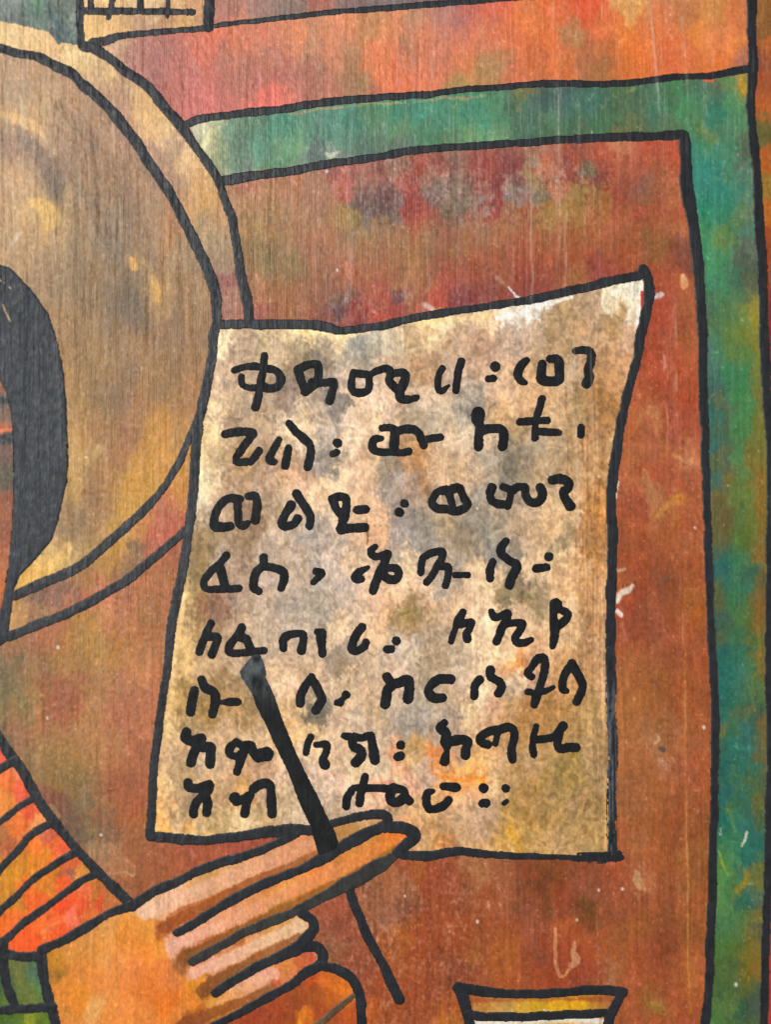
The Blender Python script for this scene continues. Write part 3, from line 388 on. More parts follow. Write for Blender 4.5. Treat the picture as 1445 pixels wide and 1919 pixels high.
C['cup'] = '''900 1880 B86838 880 1870 A04828 900 1890 C88C38 940 1885 B88840 980 1890 C09028 1000 1893 D09C18 1060 1885 D8A018 1090 1885 D8A018 1115 1885 C08430 1140 1880 A8643C 1130 1890 B87040 900 1915 E0D8C8 950 1915 ECE4D4
1000 1919 F0E0C0 1050 1915 E8B868 1100 1915 ECE4D8 1146 1919 C07838 884 1919 B06038'''
C['face'] = '5 730 A86450 5 750 505450 10 780 746458 5 805 E07048 10 820 303840 10 850 705450 5 880 505044 10 900 444C40 15 940 984C30 5 950 A05C38 10 1000 905038 5 1050 A8603C 5 1100 B86830'
C['hair'] = '50 560 30363A 60 800 282E30 60 1000 24282C 30 700 2C3438 90 700 282C30 100 900 24282C'

# strokes of colour laid over the ground: points x,y,half width / colours start,end / opacity / edge softness
MARKS = [
 ('hand', [(268,1712,13),(330,1688,15),(400,1660,15),(470,1628,15),(540,1600,14),(592,1582,12)], 'F0C0A0', 'D8946C', .85, 1.6),
 ('hand', [(308,1740,12),(350,1716,11),(430,1675,10),(500,1642,10),(590,1604,8)], '984E28', 'A8663C', .8, 1.6),
 ('hand', [(316,1777,8),(400,1741,10),(470,1708,11),(540,1674,12),(620,1637,12),(700,1598,12),(750,1572,8)], 'F0B49C', 'E0803C', .75, 1.6),
 ('hand', [(345,1796,14),(380,1779,12),(440,1749,11),(520,1713,11),(600,1674,11),(690,1626,10),(740,1592,7)], '85502C', 'A0682C', .75, 1.6),
 ('hand', [(362,1824,9),(420,1801,11),(490,1768,11),(560,1736,12)], 'F0B49C', 'E8C49C', .8, 1.6),
 ('hand', [(380,1856,13),(410,1836,12),(470,1804,11),(530,1776,11),(562,1756,8)], '80502C', 'A06840', .8, 1.6),
 ('hand', [(398,1886,7),(450,1858,11),(512,1826,12)], 'D89850', 'F0B098', .8, 1.6),
 ('hand', [(330,1930,12),(360,1912,12),(420,1890,10),(512,1852,7)], '8C4C20', '985C38', .8, 1.6),
 ('wall', [(953,538,2),(962,548,3),(974,560,5)], 'E8E0E4', 'E8E0E4', .9, 1), ('wall', [(934,522,5),(948,536,2)], 'B08868', 'B08868', .7, 2),
 ('wall', [(795,570,5),(812,581,5)], 'C8B0A0', 'C8B0A0', .8, 2), ('wall', [(1224,562,3),(1240,553,5)], 'F0E8DC', 'D8C8C0', .9, 2),
 ('wall', [(1156,1128,4),(1164,1112,6),(1176,1106,6),(1186,1097,3)], 'ECE0CC', 'E8D8C8', .9, 2), ('wall', [(1156,1146,4),(1162,1152,5)], 'F0E0D8', 'F0E0D8', .9, 2),
 ('wall', [(1160,1069,3),(1172,1066,2)], 'D8C8A8', 'D8C8A8', .8, 2), ('wall', [(1168,1170,3),(1176,1200,4)], 'C87868', 'C87868', .5, 3),
 ('wall', [(1043,1742,4),(1040,1770,4),(1041,1805,4),(1050,1830,4),(1066,1818,4)], 'C88C64', 'D0986C', .7, 1), ('wall', [(1078,1766,3),(1076,1785,6),(1080,1802,9),(1070,1810,5)], 'D09C74', 'D09C74', .75, 1),
 ('wall', [(1193,1636,5),(1196,1652,9),(1204,1664,6)], 'C89468', 'C89468', .9, 2), ('wall', [(1281,518,5),(1283,534,8)], 'E0B888', 'D89868', .9, 2),
 ('wall', [(1244,660,1.6),(1247,682,2.6),(1245,698,1.4)], 'E0A898', 'E0A898', .7, 2), ('wall', [(1148,1808,3),(1148,1840,8)], 'B88058', 'B87850', .6, 4),
 ('wall', [(1283,1180,1.6),(1284,1300,2.2),(1287,1500,2.2),(1292,1900,3)], 'C87828', 'D07C28', .5, 2),
 ('wall', [(1158,904,3),(1155,935,2)], 'F0E8D0', 'F0E8D0', .9, 1), ('wall', [(1245,752,1.5),(1252,800,2),(1250,850,2)], 'C87858', 'D08C68', .6, 2),
 ('wall', [(1205,770,8),(1225,765,10),(1238,800,7),(1244,850,5)], 'B07048', 'A86840', .5, 4), ('wall', [(1210,900,8),(1222,935,10),(1238,965,7)], 'B07850', 'B07850', .6, 4),
 ('wall', [(1236,1092,3),(1252,1084,4),(1268,1092,3)], '6C5848', '6C5040', .6, 3), ('wall', [(1232,1376,2),(1236,1384,3),(1228,1390,3)], 'D8B088', 'D8B088', .8, 2),
 ('wall', [(1243,1404,6),(1240,1401,5)], '484C48', '484C48', .8, 2), ('wall', [(1240,1424,6),(1256,1440,5)], 'C09070', 'B88070', .7, 2),
 ('wall', [(175,1588,14),(200,1600,22),(232,1628,14)], 'B48864', 'B08058', .45, 2), ('wall', [(196,1636,1.5),(215,1638,1.5),(234,1633,2),(248,1641,2.5),(250,1625,1.5),(232,1610,1)], 'D8A888', 'D8A888', .7, 1),
 ('wall', [(96,1512,5),(106,1528,6)], 'C09068', 'C09068', .6, 2), ('wall', [(1010,1660,12),(1030,1640,14)], '704428', '704428', .5, 6),
 ('wall', [(1026,1670,10),(1026,1720,9)], '704830', '704830', .45, 6), ('wall', [(1100,1695,16),(1104,1712,12)], '684828', '684828', .55, 6),
 ('wall', [(700,1650,10),(735,1660,40),(730,1700,32)], '98643C', '946450', .45, 5), ('wall', [(1218,1880,4),(1236,1890,10)], '90783C', '8C783C', .6, 4),
 ('wall', [(460,1590,2),(465,1575,2)], 'D88078', 'D88078', .4, 3), ('wall', [(358,1590,2),(362,1602,3)], 'D08070', 'D08070', .5, 2),
 ('wall', [(914,1690,3),(918,1712,2)], 'D09878', 'D09878', .6, 2), ('wall', [(1092,360,5),(1110,350,4),(1122,358,2)], 'B09860', 'A89058', .4, 3),
 ('parchment', [(930,596,4),(952,594,6),(978,586,6),(1003,572,7),(1030,567,4),(1072,556,3)], 'F8F4E8', 'F4ECDC', .9, 2), ('parchment', [(1142,552,5),(1170,540,7),(1188,540,6),(1197,556,6),(1198,590,4),(1197,608,2)], 'F4ECD0', 'F4ECDC', .95, 2),
 ('parchment', [(1204,548,4),(1206,565,6),(1204,582,3)], 'B03C30', 'B03C30', .95, 1), ('parchment', [(545,620,3),(590,625,9),(640,628,7),(690,622,4)], 'F4DCA0', 'F0D4A0', .8, 3),
 ('parchment', [(755,608,3),(815,600,6),(860,596,5),(920,592,6)], 'E4C48C', 'F0C890', .7, 3), ('parchment', [(405,755,4),(400,757,5)], 'F0D8A0', 'F0D8A0', .9, 2),
 ('parchment', [(377,850,6),(370,930,7),(366,960,3)], 'ECD8A4', 'F0E4C0', .7, 4), ('parchment', [(352,1085,2),(342,1140,5),(332,1200,6),(326,1250,4),(318,1340,5),(308,1400,5)], 'ECC488', 'E4BC84', .75, 3),
 ('parchment', [(304,1440,4),(300,1490,5),(300,1545,8),(320,1556,4)], 'E8BC80', 'ECA858', .75, 3), ('parchment', [(959,1535,5),(955,1555,9),(966,1580,7),(975,1592,5)], 'C89840', 'D09838', .55, 4),
 ('parchment', [(1099,760,1.5),(1101,880,2.5),(1103,1010,1.5)], '986438', 'A06C3C', .5, 2), ('parchment', [(1111,800,1.5),(1114,920,3),(1114,1030,2)], '9C683C', 'A06C40', .5, 2), ('parchment', [(1122,860,1.5),(1125,960,3),(1124,1060,2)], 'A8743C', 'A87444', .45, 2),
 ('parchment', [(1092,640,1.5),(1094,760,2),(1096,850,1.5)], 'A07C54', 'A07C54', .45, 2), ('parchment', [(1056,640,1.2),(1062,800,1.6),(1068,960,1.2)], '98785C', '98785C', .4, 2), ('parchment', [(1118,700,1.2),(1120,800,2),(1120,880,1.2)], 'DCB890', 'DCB890', .5, 2),
 ('wall', [(1196,790,5),(1222,768,9),(1230,778,5)], 'C07C54', 'B8744C', .6, 2), ('wall', [(1220,776,4),(1236,830,4),(1244,868,3)], 'BC7850', 'B87048', .6, 2), ('wall', [(1262,852,3),(1295,866,6)], 'D09060', 'D8986C', .6, 2), ('wall', [(1206,880,4),(1224,920,8),(1236,956,6)], 'C08458', 'B87850', .55, 2),
 ('wall', [(1232,966,4),(1252,945,7),(1276,934,9)], 'D09850', 'CC8C38', .55, 3), ('wall', [(1232,905,2),(1240,935,2),(1246,955,2)], 'D09060', 'D09060', .6, 1),
 ('parchment', [(1098,1505,2),(1094,1520,2)], '5C4028', '5C4028', .7, 1), ('parchment', [(566,1345,4),(590,1338,9),(600,1330,5)], '585850', '605C54', .5, 5),
 ('parchment', [(688,975,2),(688,1005,3),(687,1018,1.5)], 'A05C20', '8C4C1C', .75, 1), ('parchment', [(746,1428,4),(743,1445,3)], 'F0A078', 'F0A888', .6, 2),
 ('parchment', [(592,1450,2),(640,1458,3),(665,1462,2)], 'E8A088', 'E8A888', .45, 2), ('parchment', [(700,1466,3),(735,1463,3)], 'E89078', 'E89078', .6, 2),
 ('parchment', [(818,1452,3),(860,1462,4),(905,1458,5),(905,1468,5)], 'F08840', 'E87820', .6, 3), ('parchment', [(955,1246,6),(975,1243,5)], 'F0A060', 'EC9850', .75, 2),
 ('parchment', [(930,745,1.5),(955,757,2),(980,742,1.5)], 'A88050', 'A88050', .5, 2), ('parchment', [(458,1256,8),(470,1243,5)], '58605C', '706C60', .55, 5),
 ('door_frame', [(544,213,1.5),(620,203,2.2),(690,195,2),(760,191,2)], 'C89060', 'D0A868', .7, 1), ('door_frame', [(775,190,2),(850,184,3),(910,180,2)], 'C0986C', 'C0986C', .6, 2),
 ('door_frame', [(612,288,3),(620,292,5),(634,286,2)], 'D8D4BC', 'D8D4BC', .8, 2), ('door_frame', [(1322,150,4),(1336,151,4)], 'E06840', 'E06840', .9, 1),
 ('door_frame', [(1390,146,5),(1396,172,5)], 'D09830', 'D89428', .7, 2), ('door_frame', [(1401,1560,2),(1396,1575,3),(1390,1586,2)], 'E0D8B8', 'E0D8B8', .9, 1),
 ('door_frame', [(1353,1552,1.5),(1350,1566,2)], 'D8D8C0', 'D8D8C0', .8, 1), ('door_frame', [(1400,1635,5),(1396,1655,7),(1382,1668,5)], '948034', '948034', .8, 2),
 ('door_frame', [(1349,1595,2),(1356,1625,2.4),(1364,1640,1.5)], 'A8B838', 'A8B838', .7, 1), ('door_frame', [(1366,1518,1.5),(1378,1560,2)], '8CA048', '8CA048', .6, 2),
 ('door_frame', [(395,245,5),(386,268,6),(380,278,6)], 'E0D8A4', 'E8E4B0', .7, 2), ('door_frame', [(1190,165,3),(1178,172,2)], '98B068', '98B068', .6, 2),
 ('door_frame', [(890,232,1.5),(905,243,1.5)], '98C898', '98C898', .6, 1), ('door_frame', [(475,318,3),(540,314,3),(590,308,2)], 'A07850', 'A07850', .5, 2),
 ('head_covering', [(246,484,5),(250,500,7)], 'E0B060', 'E0B060', .85, 2), ('head_covering', [(284,518,4),(292,545,8),(294,566,6)], 'DCAC60', 'D0A058', .8, 2),
 ('head_covering', [(0,212,5),(30,222,9),(62,236,10),(80,252,4)], 'E0B47C', 'E0B880', .75, 3), ('head_covering', [(58,382,7),(84,392,14),(96,410,16),(84,430,6)], 'E4B870', 'E0B468', .75, 3),
 ('head_covering', [(-20,118,8),(60,140,12),(130,180,14),(190,240,14),(240,310,12),(290,400,10),(330,490,8)], 'BC9878', 'A88460', .42, 9), ('head_covering', [(110,200,8),(165,260,12),(215,340,13),(262,430,12),(300,520,10)], '8C7058', '846448', .38, 9),
 ('head_covering', [(130,330,10),(190,420,14),(230,520,14),(262,620,12)], '847060', '6C5848', .35, 10), ('head_covering', [(340,520,8),(356,600,10),(346,700,12),(310,790,14)], '8C6C48', 'A87840', .35, 9), ('head_covering', [(100,290,8),(135,370,12),(170,470,12),(190,580,12)], 'A88868', '94744C', .35, 9),
 ('head_covering', [(-20,300,14),(20,330,16),(60,352,10)], 'C8A078', 'CCA478', .5, 6), ('head_covering', [(118,800,12),(140,860,20),(134,930,14)], 'C49C5C', 'C89C5C', .5, 8), ('head_covering', [(305,770,14),(290,830,26),(262,890,30),(240,960,16)], 'C88C40', 'D09840', .5, 10), ('head_covering', [(36,250,10),(64,280,16),(100,330,16),(106,375,10)], '807068', '70645C', .5, 8),
 ('head_covering', [(314,300,2),(318,470,3)], 'B86830', 'B87038', .5, 3), ('head_covering', [(20,460,4),(36,438,3),(40,430,2)], 'C8B8A0', 'D8C8B0', .6, 2),
 ('head_covering', [(38,1097,4),(80,1068,9),(120,1040,10),(126,1022,8)], 'E4AC50', 'E0B870', .7, 3), ('head_covering', [(96,1018,1.5),(118,1030,1.5),(130,1045,1.5)], '907048', '907048', .6, 1),
 ('face', [(-4,807,3),(22,806,3)], 'E87848', 'E87848', .9, 1), ('face', [(-4,750,7),(20,752,7)], '303A40', '303A40', .9, 2), ('face', [(-4,822,9),(25,822,9)], '242C34', '242C34', .9, 2),
 ('thumb', [(561,1919,6),(566,1900,6),(572,1886,4)], 'E88C10', 'E08010', .9, 1), ('thumb', [(592,1838,3),(620,1846,7),(648,1860,8)], 'E87438', 'E88030', .6, 3),
 ('cup', [(880,1876,5),(1000,1874,3),(1150,1872,6)], 'A8583C', 'A8583C', .7, 3), ('cup', [(1032,1886,7),(1094,1884,8)], 'DCA414', 'E0A818', .8, 2), ('cup', [(892,1917,5),(1120,1913,6),(1130,1950,10)], 'F0ECE4', 'F4F0E8', .8, 3),
 ('stripe', [(108,1640,5),(122,1632,6),(138,1638,6)], '985C48', 'A06050', .6, 3), ('stripe', [(75,1750,4),(110,1728,3),(136,1722,3)], 'F89060', 'F88860', .5, 2),
 ('corner', [(41,-20,1.5),(43,30,2)], '48545C', '48545C', .7, 1), ('corner', [(93,-20,1.5),(96,62,2.5)], '404C58', '404C58', .7, 1), ('corner', [(112,76,6),(118,92,5)], '586460', '68706C', .8, 2),
]

# ------------------------------------------------------------------ paint the ground
STEP = 2.0
gx = np.arange(x_lo, x_hi + .1, STEP, dtype=np.float32); gy = np.arange(y_lo, y_hi + .1, STEP, dtype=np.float32)
nx, ny = len(gx), len(gy)
X, Y = np.meshgrid(gx, gy)
def inside(poly, px, py):
    p = np.asarray(poly, np.float32); r = np.zeros(px.shape, bool)
    for (x0, y0), (x1, y1) in zip(p, np.roll(p, -1, 0)):
        if y0 == y1: continue
        c = (y0 > py) != (y1 > py)
        r ^= c & (px < (x1 - x0) * (py - y0) / (y1 - y0) + x0)
    return r
def spline(pts, gap=5.0):
    """smooth a traced line, any number of columns"""
    p = np.asarray(pts, float)
    if len(p) < 3:
        n = max(2, int(np.hypot(*(p[1] - p[0])[:2]) / gap)); t = np.linspace(0, 1, n + 1)[:, None]
        return p[0] * (1 - t) + p[1] * t
    q = np.vstack([2 * p[0] - p[1], p, 2 * p[-1] - p[-2]]); out = []
    for i in range(1, len(q) - 2):
        n = max(1, int(np.hypot(*(q[i + 1] - q[i])[:2]) / gap)); t = (np.arange(n) / n)[:, None]
        a, b, c, d = q[i - 1], q[i], q[i + 1], q[i + 2]
        out.append(.5 * (2 * b + (c - a) * t + (2 * a - 5 * b + 4 * c - d) * t ** 2 + (-a + 3 * b - 3 * c + d) * t ** 3))
    out.append(p[-1:]); return np.vstack(out)

cxm, cym = np.meshgrid(gx[:-1] + STEP / 2, gy[:-1] + STEP / 2)
jx = cxm + 1.5 * vnoise(cxm / 9, cym / 9, 71); jy = cym + 1.5 * vnoise(cxm / 9, cym / 9, 72)
label = np.zeros(cxm.shape, np.int16)
for k, (n, poly) in enumerate(REG):
    p = np.array(poly)
    i0, i1 = max(0, int((p[:, 1].min() - 4 - y_lo) / STEP)), int((p[:, 1].max() + 4 - y_lo) / STEP) + 1
    j0, j1 = max(0, int((p[:, 0].min() - 4 - x_lo) / STEP)), int((p[:, 0].max() + 4 - x_lo) / STEP) + 1
    w = label[i0:i1, j0:j1]
    w[inside(poly, jx[i0:i1, j0:j1], jy[i0:i1, j0:j1])] = k + 1
names = ['wall'] + [n for n, _ in REG]

WX = 12 * fbm(X, Y, 46, 60, 101, 3, .6) + 13.0 * fbm(X, Y, 12, 16, 105, 3, .85)
WY = 14 * fbm(X, Y, 46, 60, 111, 3, .6) + 17 * fbm(X, Y, 10, 20, 115, 3, .85)
QX = 30 * fbm(X, Y, 30, 30, 301, 3, .7); QY = 44 * fbm(X, Y, 30, 44, 311, 3, .7)
QM = fbm(X, Y, 12, 18, 321, 3, .95)
HGT = relief(X, Y)
N_low = fbm(X, Y, 40, 70, 201, 3); N_mid = fbm(X, Y, 12, 20, 205, 3, .6); N_fine = fbm(X, Y, 4.2, 6, 209, 2)
N_vert = fbm(X + 4 * vnoise(X / 50, Y / 160, 7), Y, 5.0, 170, 213, 3, .8) * (.35 + 1.5 * sstep(-.3, .5, fbm(X, Y, 60, 190, 214, 2))); N_hue = fbm(X, Y, 22, 34, 217, 3, .6); N_fib = fbm(X + 9 * vnoise(X / 13, Y / 13, 5), Y + 9 * vnoise(X / 13, Y / 13, 6), 7.5, 9.5, 221, 2, .6)
N_spk = vnoise(X / 3.1, Y / 3.1, 231)
PX, PZ = to_panel(X, Y)
SPECK = np.zeros(X.shape, np.float32); rnd = random.Random(7)      # flecks of dust and bare gesso
fixed = [(1320, 1363, 2.6), (895, 1727, 2.4), (1167, 1666, 2.6), (1123, 1668, 1.8), (1082, 1724, 1.6), (1380, 1845, 2.4), (612, 321, 2.2), (632, 506, 1.8), (160, 857, 2.0), (1303, 989, 1.8), (830, 1350, 2.2), (108, 1213, 2.2), (188, 1565, 2.0)]
for (qx, qy, qr) in fixed + [(rnd.uniform(0, W), rnd.uniform(0, H), rnd.choice([.9, 1.1, 1.3, 1.7])) for _ in range(45)]:
    j, i = int((qx - x_lo) / STEP), int((qy - y_lo) / STEP); sl_ = (slice(max(0, i - 3), i + 4), slice(max(0, j - 3), j + 4))
    SPECK[sl_] = np.maximum(SPECK[sl_], sstep(qr + 1.3, qr - .3, np.hypot(X[sl_] - qx, (Y[sl_] - qy) * rnd.uniform(.6, 1))) * (1 if qr > 1.5 else rnd.uniform(.3, .75)))

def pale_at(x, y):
    """long thin pale streaks: part rubbed varnish, part painted highlights of the ridges"""
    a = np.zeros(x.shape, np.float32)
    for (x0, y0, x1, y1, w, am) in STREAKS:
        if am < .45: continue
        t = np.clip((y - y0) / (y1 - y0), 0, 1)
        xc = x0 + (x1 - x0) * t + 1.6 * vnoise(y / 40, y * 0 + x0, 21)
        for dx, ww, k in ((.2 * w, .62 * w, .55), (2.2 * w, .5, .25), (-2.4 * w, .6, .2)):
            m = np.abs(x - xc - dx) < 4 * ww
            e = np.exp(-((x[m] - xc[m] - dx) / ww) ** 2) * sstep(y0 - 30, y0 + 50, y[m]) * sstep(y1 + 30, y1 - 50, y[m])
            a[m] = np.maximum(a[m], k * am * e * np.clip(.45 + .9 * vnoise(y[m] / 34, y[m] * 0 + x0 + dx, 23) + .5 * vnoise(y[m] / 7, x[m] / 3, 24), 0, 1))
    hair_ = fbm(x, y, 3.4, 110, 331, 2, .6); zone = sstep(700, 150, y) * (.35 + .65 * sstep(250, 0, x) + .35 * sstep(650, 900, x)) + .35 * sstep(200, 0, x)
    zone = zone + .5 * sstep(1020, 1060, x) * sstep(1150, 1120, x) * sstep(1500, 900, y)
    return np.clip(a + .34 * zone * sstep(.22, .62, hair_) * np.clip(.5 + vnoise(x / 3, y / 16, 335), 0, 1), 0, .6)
def note_colours(key, vx, vy, soft=.4):
    t = C[key].split(); a = np.array([[float(t[i]), float(t[i + 1])] for i in range(0, len(t), 3)], np.float32)
    c = np.array([hx(t[i + 2]) for i in range(0, len(t), 3)], np.float32)
    out = np.zeros((len(vx), 3), np.float32)
    cell = 96.0; key_ = (np.floor(vx / cell) * 1000 + np.floor(vy / cell)).astype(int)
    order = np.argsort(key_, kind='stable'); ks = key_[order]; cuts = np.flatnonzero(np.diff(ks)) + 1
    for idx in np.split(order, cuts):
        mx, my = vx[idx].mean(), vy[idx].mean()
        d = np.hypot(a[:, 0] - mx, a[:, 1] - my); sel = np.argsort(d)[:max(10, int((d < 115).sum()))]
        dx = vx[idx, None] - a[None, sel, 0]; dy = (vy[idx, None] - a[None, sel, 1]) * .85
        d2 = dx * dx + dy * dy
        w = 1.0 / (d2 + 20.0) ** 5; v = 1.0 / (d2 + 1500.0) ** 1.6
        sl = soft[idx, None]; out[idx] = (1 - sl) * (w @ c[sel]) / w.sum(1, keepdims=True) + sl * (v @ c[sel]) / v.sum(1, keepdims=True)
    return out

SHEEN = np.array([.018, .021, .025], np.float32)   # share of what the eye sees that is gloss, not pigment
LIGHT = np.array([1.0, 1.0, 1.0], np.float32)     # how strongly the lamps light each colour channel
def finish(key, vi, vx, vy):
    f = lambda A: A.ravel()[vi]
    wx, wy = f(WX), f(WY)
    k = KEYCOL.get(key, key)
    amp = {'hand': .45, 'stripe': .5, 'thumb': .4, 'face': .2, 'cup': .3, 'hair': 1, 'parchment': 1.1}.get(k, 1.0)
    sf = {'parchment': .42, 'hand': .45, 'stripe': .3, 'wall': .74, 'lintel': .6, 'door_frame': .55, 'head_covering': .8}.get(k, .55)
    scuff = 0 * vx
    if k == 'wall':
        scuff = sstep(540, 680, vx) * sstep(1200, 1060, vx) * np.maximum(sstep(280, 300, vy) * sstep(450, 390, vy), sstep(520, 560, vy) * sstep(960, 860, vx))
    sf = sf - .42 * scuff * (k == 'wall')
    if np.ndim(sf) == 0: sf = np.full(vx.shape, sf)
    c = note_colours(k, vx + wx * amp, vy + wy * amp, sf)
    # a second, dry pass dragged across the first
    c2 = note_colours(k, vx + f(QX) * amp, vy + f(QY) * amp, sf)
    dm = sstep(.0, .16, f(QM)) * (.75 if k not in ('hand', 'stripe', 'thumb') else .35)
    c = c * (1 - dm[:, None]) + c2 * dm[:, None]
    if k == 'wall':
        sn = (.42 * scuff * sstep(.05, .5, f(N_fine) * .6 + f(N_mid) * .5 + .15 * f(N_spk)))[:, None]; c = c * (1 - sn) + sn * np.array([.60, .52, .50])
        dn = (.35 * scuff * sstep(.1, .5, -f(N_fine) * .5 - f(N_hue) * .6))[:, None]; c = c * (1 - dn) + dn * np.array([.48, .20, .22])
        a_ = (.30 * sstep(560, 760, vy) * sstep(200, 330, vx) + .12)[:, None]
        c = c * (1 - a_) + a_ * (np.array([.665, .365, .225]) * (c.mean(1, keepdims=True) / .42) ** .6)
    if k == 'parchment':
        o_ = (.5 * sstep(920, 980, vx) * sstep(1380, 1440, vy))[:, None]; c = c * (1 - o_) + o_ * np.array([.69, .56, .38])
        c = c * np.array([1.0, .993, 1.015]) * .985 + .015 * np.array([.86, .72, .60])
    if k == 'head_covering': a_ = (.16 * sstep(900, 500, vy))[:, None]; c = c * (1 - a_) + a_ * np.array([.74, .60, .47])
    if k == 'hand': c = c * np.array([1.06, 1.05, 1.05])
    if k in ('wall', 'lintel', 'door_frame', 'head_covering', 'rim'):
        g = c.mean(1, keepdims=True); c = g + (c - g) * {'wall': .91, 'lintel': .93, 'door_frame': .74}.get(k, .95)
    for (mk, pts, c0, c1, op, soft) in MARKS:
        if mk != k: continue
        s = spline(pts, 4.0); c0 = np.array(hx(c0)); c1 = np.array(hx(c1)); n = len(s)
        near = (vx > s[:, 0].min() - 50) & (vx < s[:, 0].max() + 50) & (vy > s[:, 1].min() - 50) & (vy < s[:, 1].max() + 50)
        if not near.any(): continue
        ii = np.flatnonzero(near); x = vx[ii] + wx[ii] * .22; y = vy[ii] + wy[ii] * .22
        best = np.full(len(ii), 1e9); tt = np.zeros(len(ii))
        for q in range(n):
            d = np.hypot(x - s[q, 0], y - s[q, 1]) - s[q, 2]; m = d < best; best[m] = d[m]; tt[m] = q / max(1, n - 1)
        al = (op * sstep(soft, -soft, best + .8 * f(N_mid)[ii]))[:, None]
        col = c0 * (1 - tt[:, None]) + c1 * tt[:, None]
        c[ii] = c[ii] * (1 - al) + col * al
    low, mid, fine, vert, hue, fib, spk = f(N_low), f(N_mid), f(N_fine), f(N_vert), f(N_hue), f(N_fib), f(N_spk)
    if k == 'parchment':
        m = 1.06 + .05 * low + .09 * mid + .13 * np.clip(fib * 1.7, -1, .8) + .12 * fine + .06 * spk + .06 * vert + .10 * vert * sstep(1040, 1120, vx)
        c = c * m[:, None]; c = c + .035 * hue[:, None] * np.array([.4, -.1, -.9])
    elif k == 'hair':
        c = c * (1 + .14 * mid + .10 * vert + .1 * fine)[:, None]
    else:
        mot = 1.3 if k == 'wall' else 1.0
        m = 1 + mot * (.04 * low + .075 * mid + .075 * fine + .045 * spk + (.055 + .05 * grit_at(vx, vy)) * vert)
        c = c * m[:, None] + .022 * mot * hue[:, None] * np.array([.9, -.2, -.5]) + .03 * (mid * low)[:, None]
        c = c + (.10 * sstep(.55, .8, spk * np.abs(mid) * 2.2) * np.array([1, .9, .8])[:, None]).T
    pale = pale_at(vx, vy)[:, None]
    c = c * (1 - pale) + pale * np.array([.88, .80, .72])  # streak tint: rubbed wear plus ridge highlights put into the colour
    sk = f(SPECK)[:, None] * .8; c = c * (1 - sk) + sk * np.array([.93, .88, .84])
    # crests of the grain tinted pale: some wear, some ridge highlight painted in
    hh = f(HGT); crest_tint = sstep(1.5, 2.9, hh) * .20
    c = c * (1 - crest_tint[:, None]) + crest_tint[:, None] * np.array([.86, .76, .66])
    return np.clip((lin(np.clip(c, .012, .97)) - SHEEN) / LIGHT, .006, .93)

P = {}
NAME = {'margin': 'border_strip', 'corner': 'backdrop', 'page': 'book_page', 'upper_wall': 'upper_wall'}
vid_full = np.arange(nx * ny).reshape(ny, nx)
def region(k, parent):
    n = names[k]; ii, jj = np.nonzero(label == k)
    if len(ii) == 0: return None
    q = np.stack([vid_full[ii, jj], vid_full[ii + 1, jj], vid_full[ii + 1, jj + 1], vid_full[ii, jj + 1]], 1)
    vi, inv = np.unique(q, return_inverse=True); q = inv.reshape(-1, 4)
    vx, vy = X.ravel()[vi], Y.ravel()[vi]
    verts = np.stack([PX.ravel()[vi], -HGT.ravel()[vi] * S, PZ.ravel()[vi]], 1)
    base = n.split('.')[0]
    o = make_mesh(NAME.get(base, base), verts, [q], finish(n, vi, vx, vy), M_SKIN if n == 'parchment' else M_PAINT, parent, grit=grit_at(vx, vy))
    P[n] = o; return o
sleeve = None
top = {'wall', 'lintel', 'upper_wall', 'page', 'corner', 'door_frame', 'margin', 'head_covering', 'face', 'parchment', 'undersleeve', 'hand', 'cup', 'stripe'}
for k, n in enumerate(names):
    if n in top: region(k, painting)
P['stripe'].name = 'sleeve'
for k, n in enumerate(names):
    if n in top or n == 'hair': continue
    region(k, P['head_covering'] if n == 'rim' else P['stripe'] if n.startswith('stripe') else P['hand'])

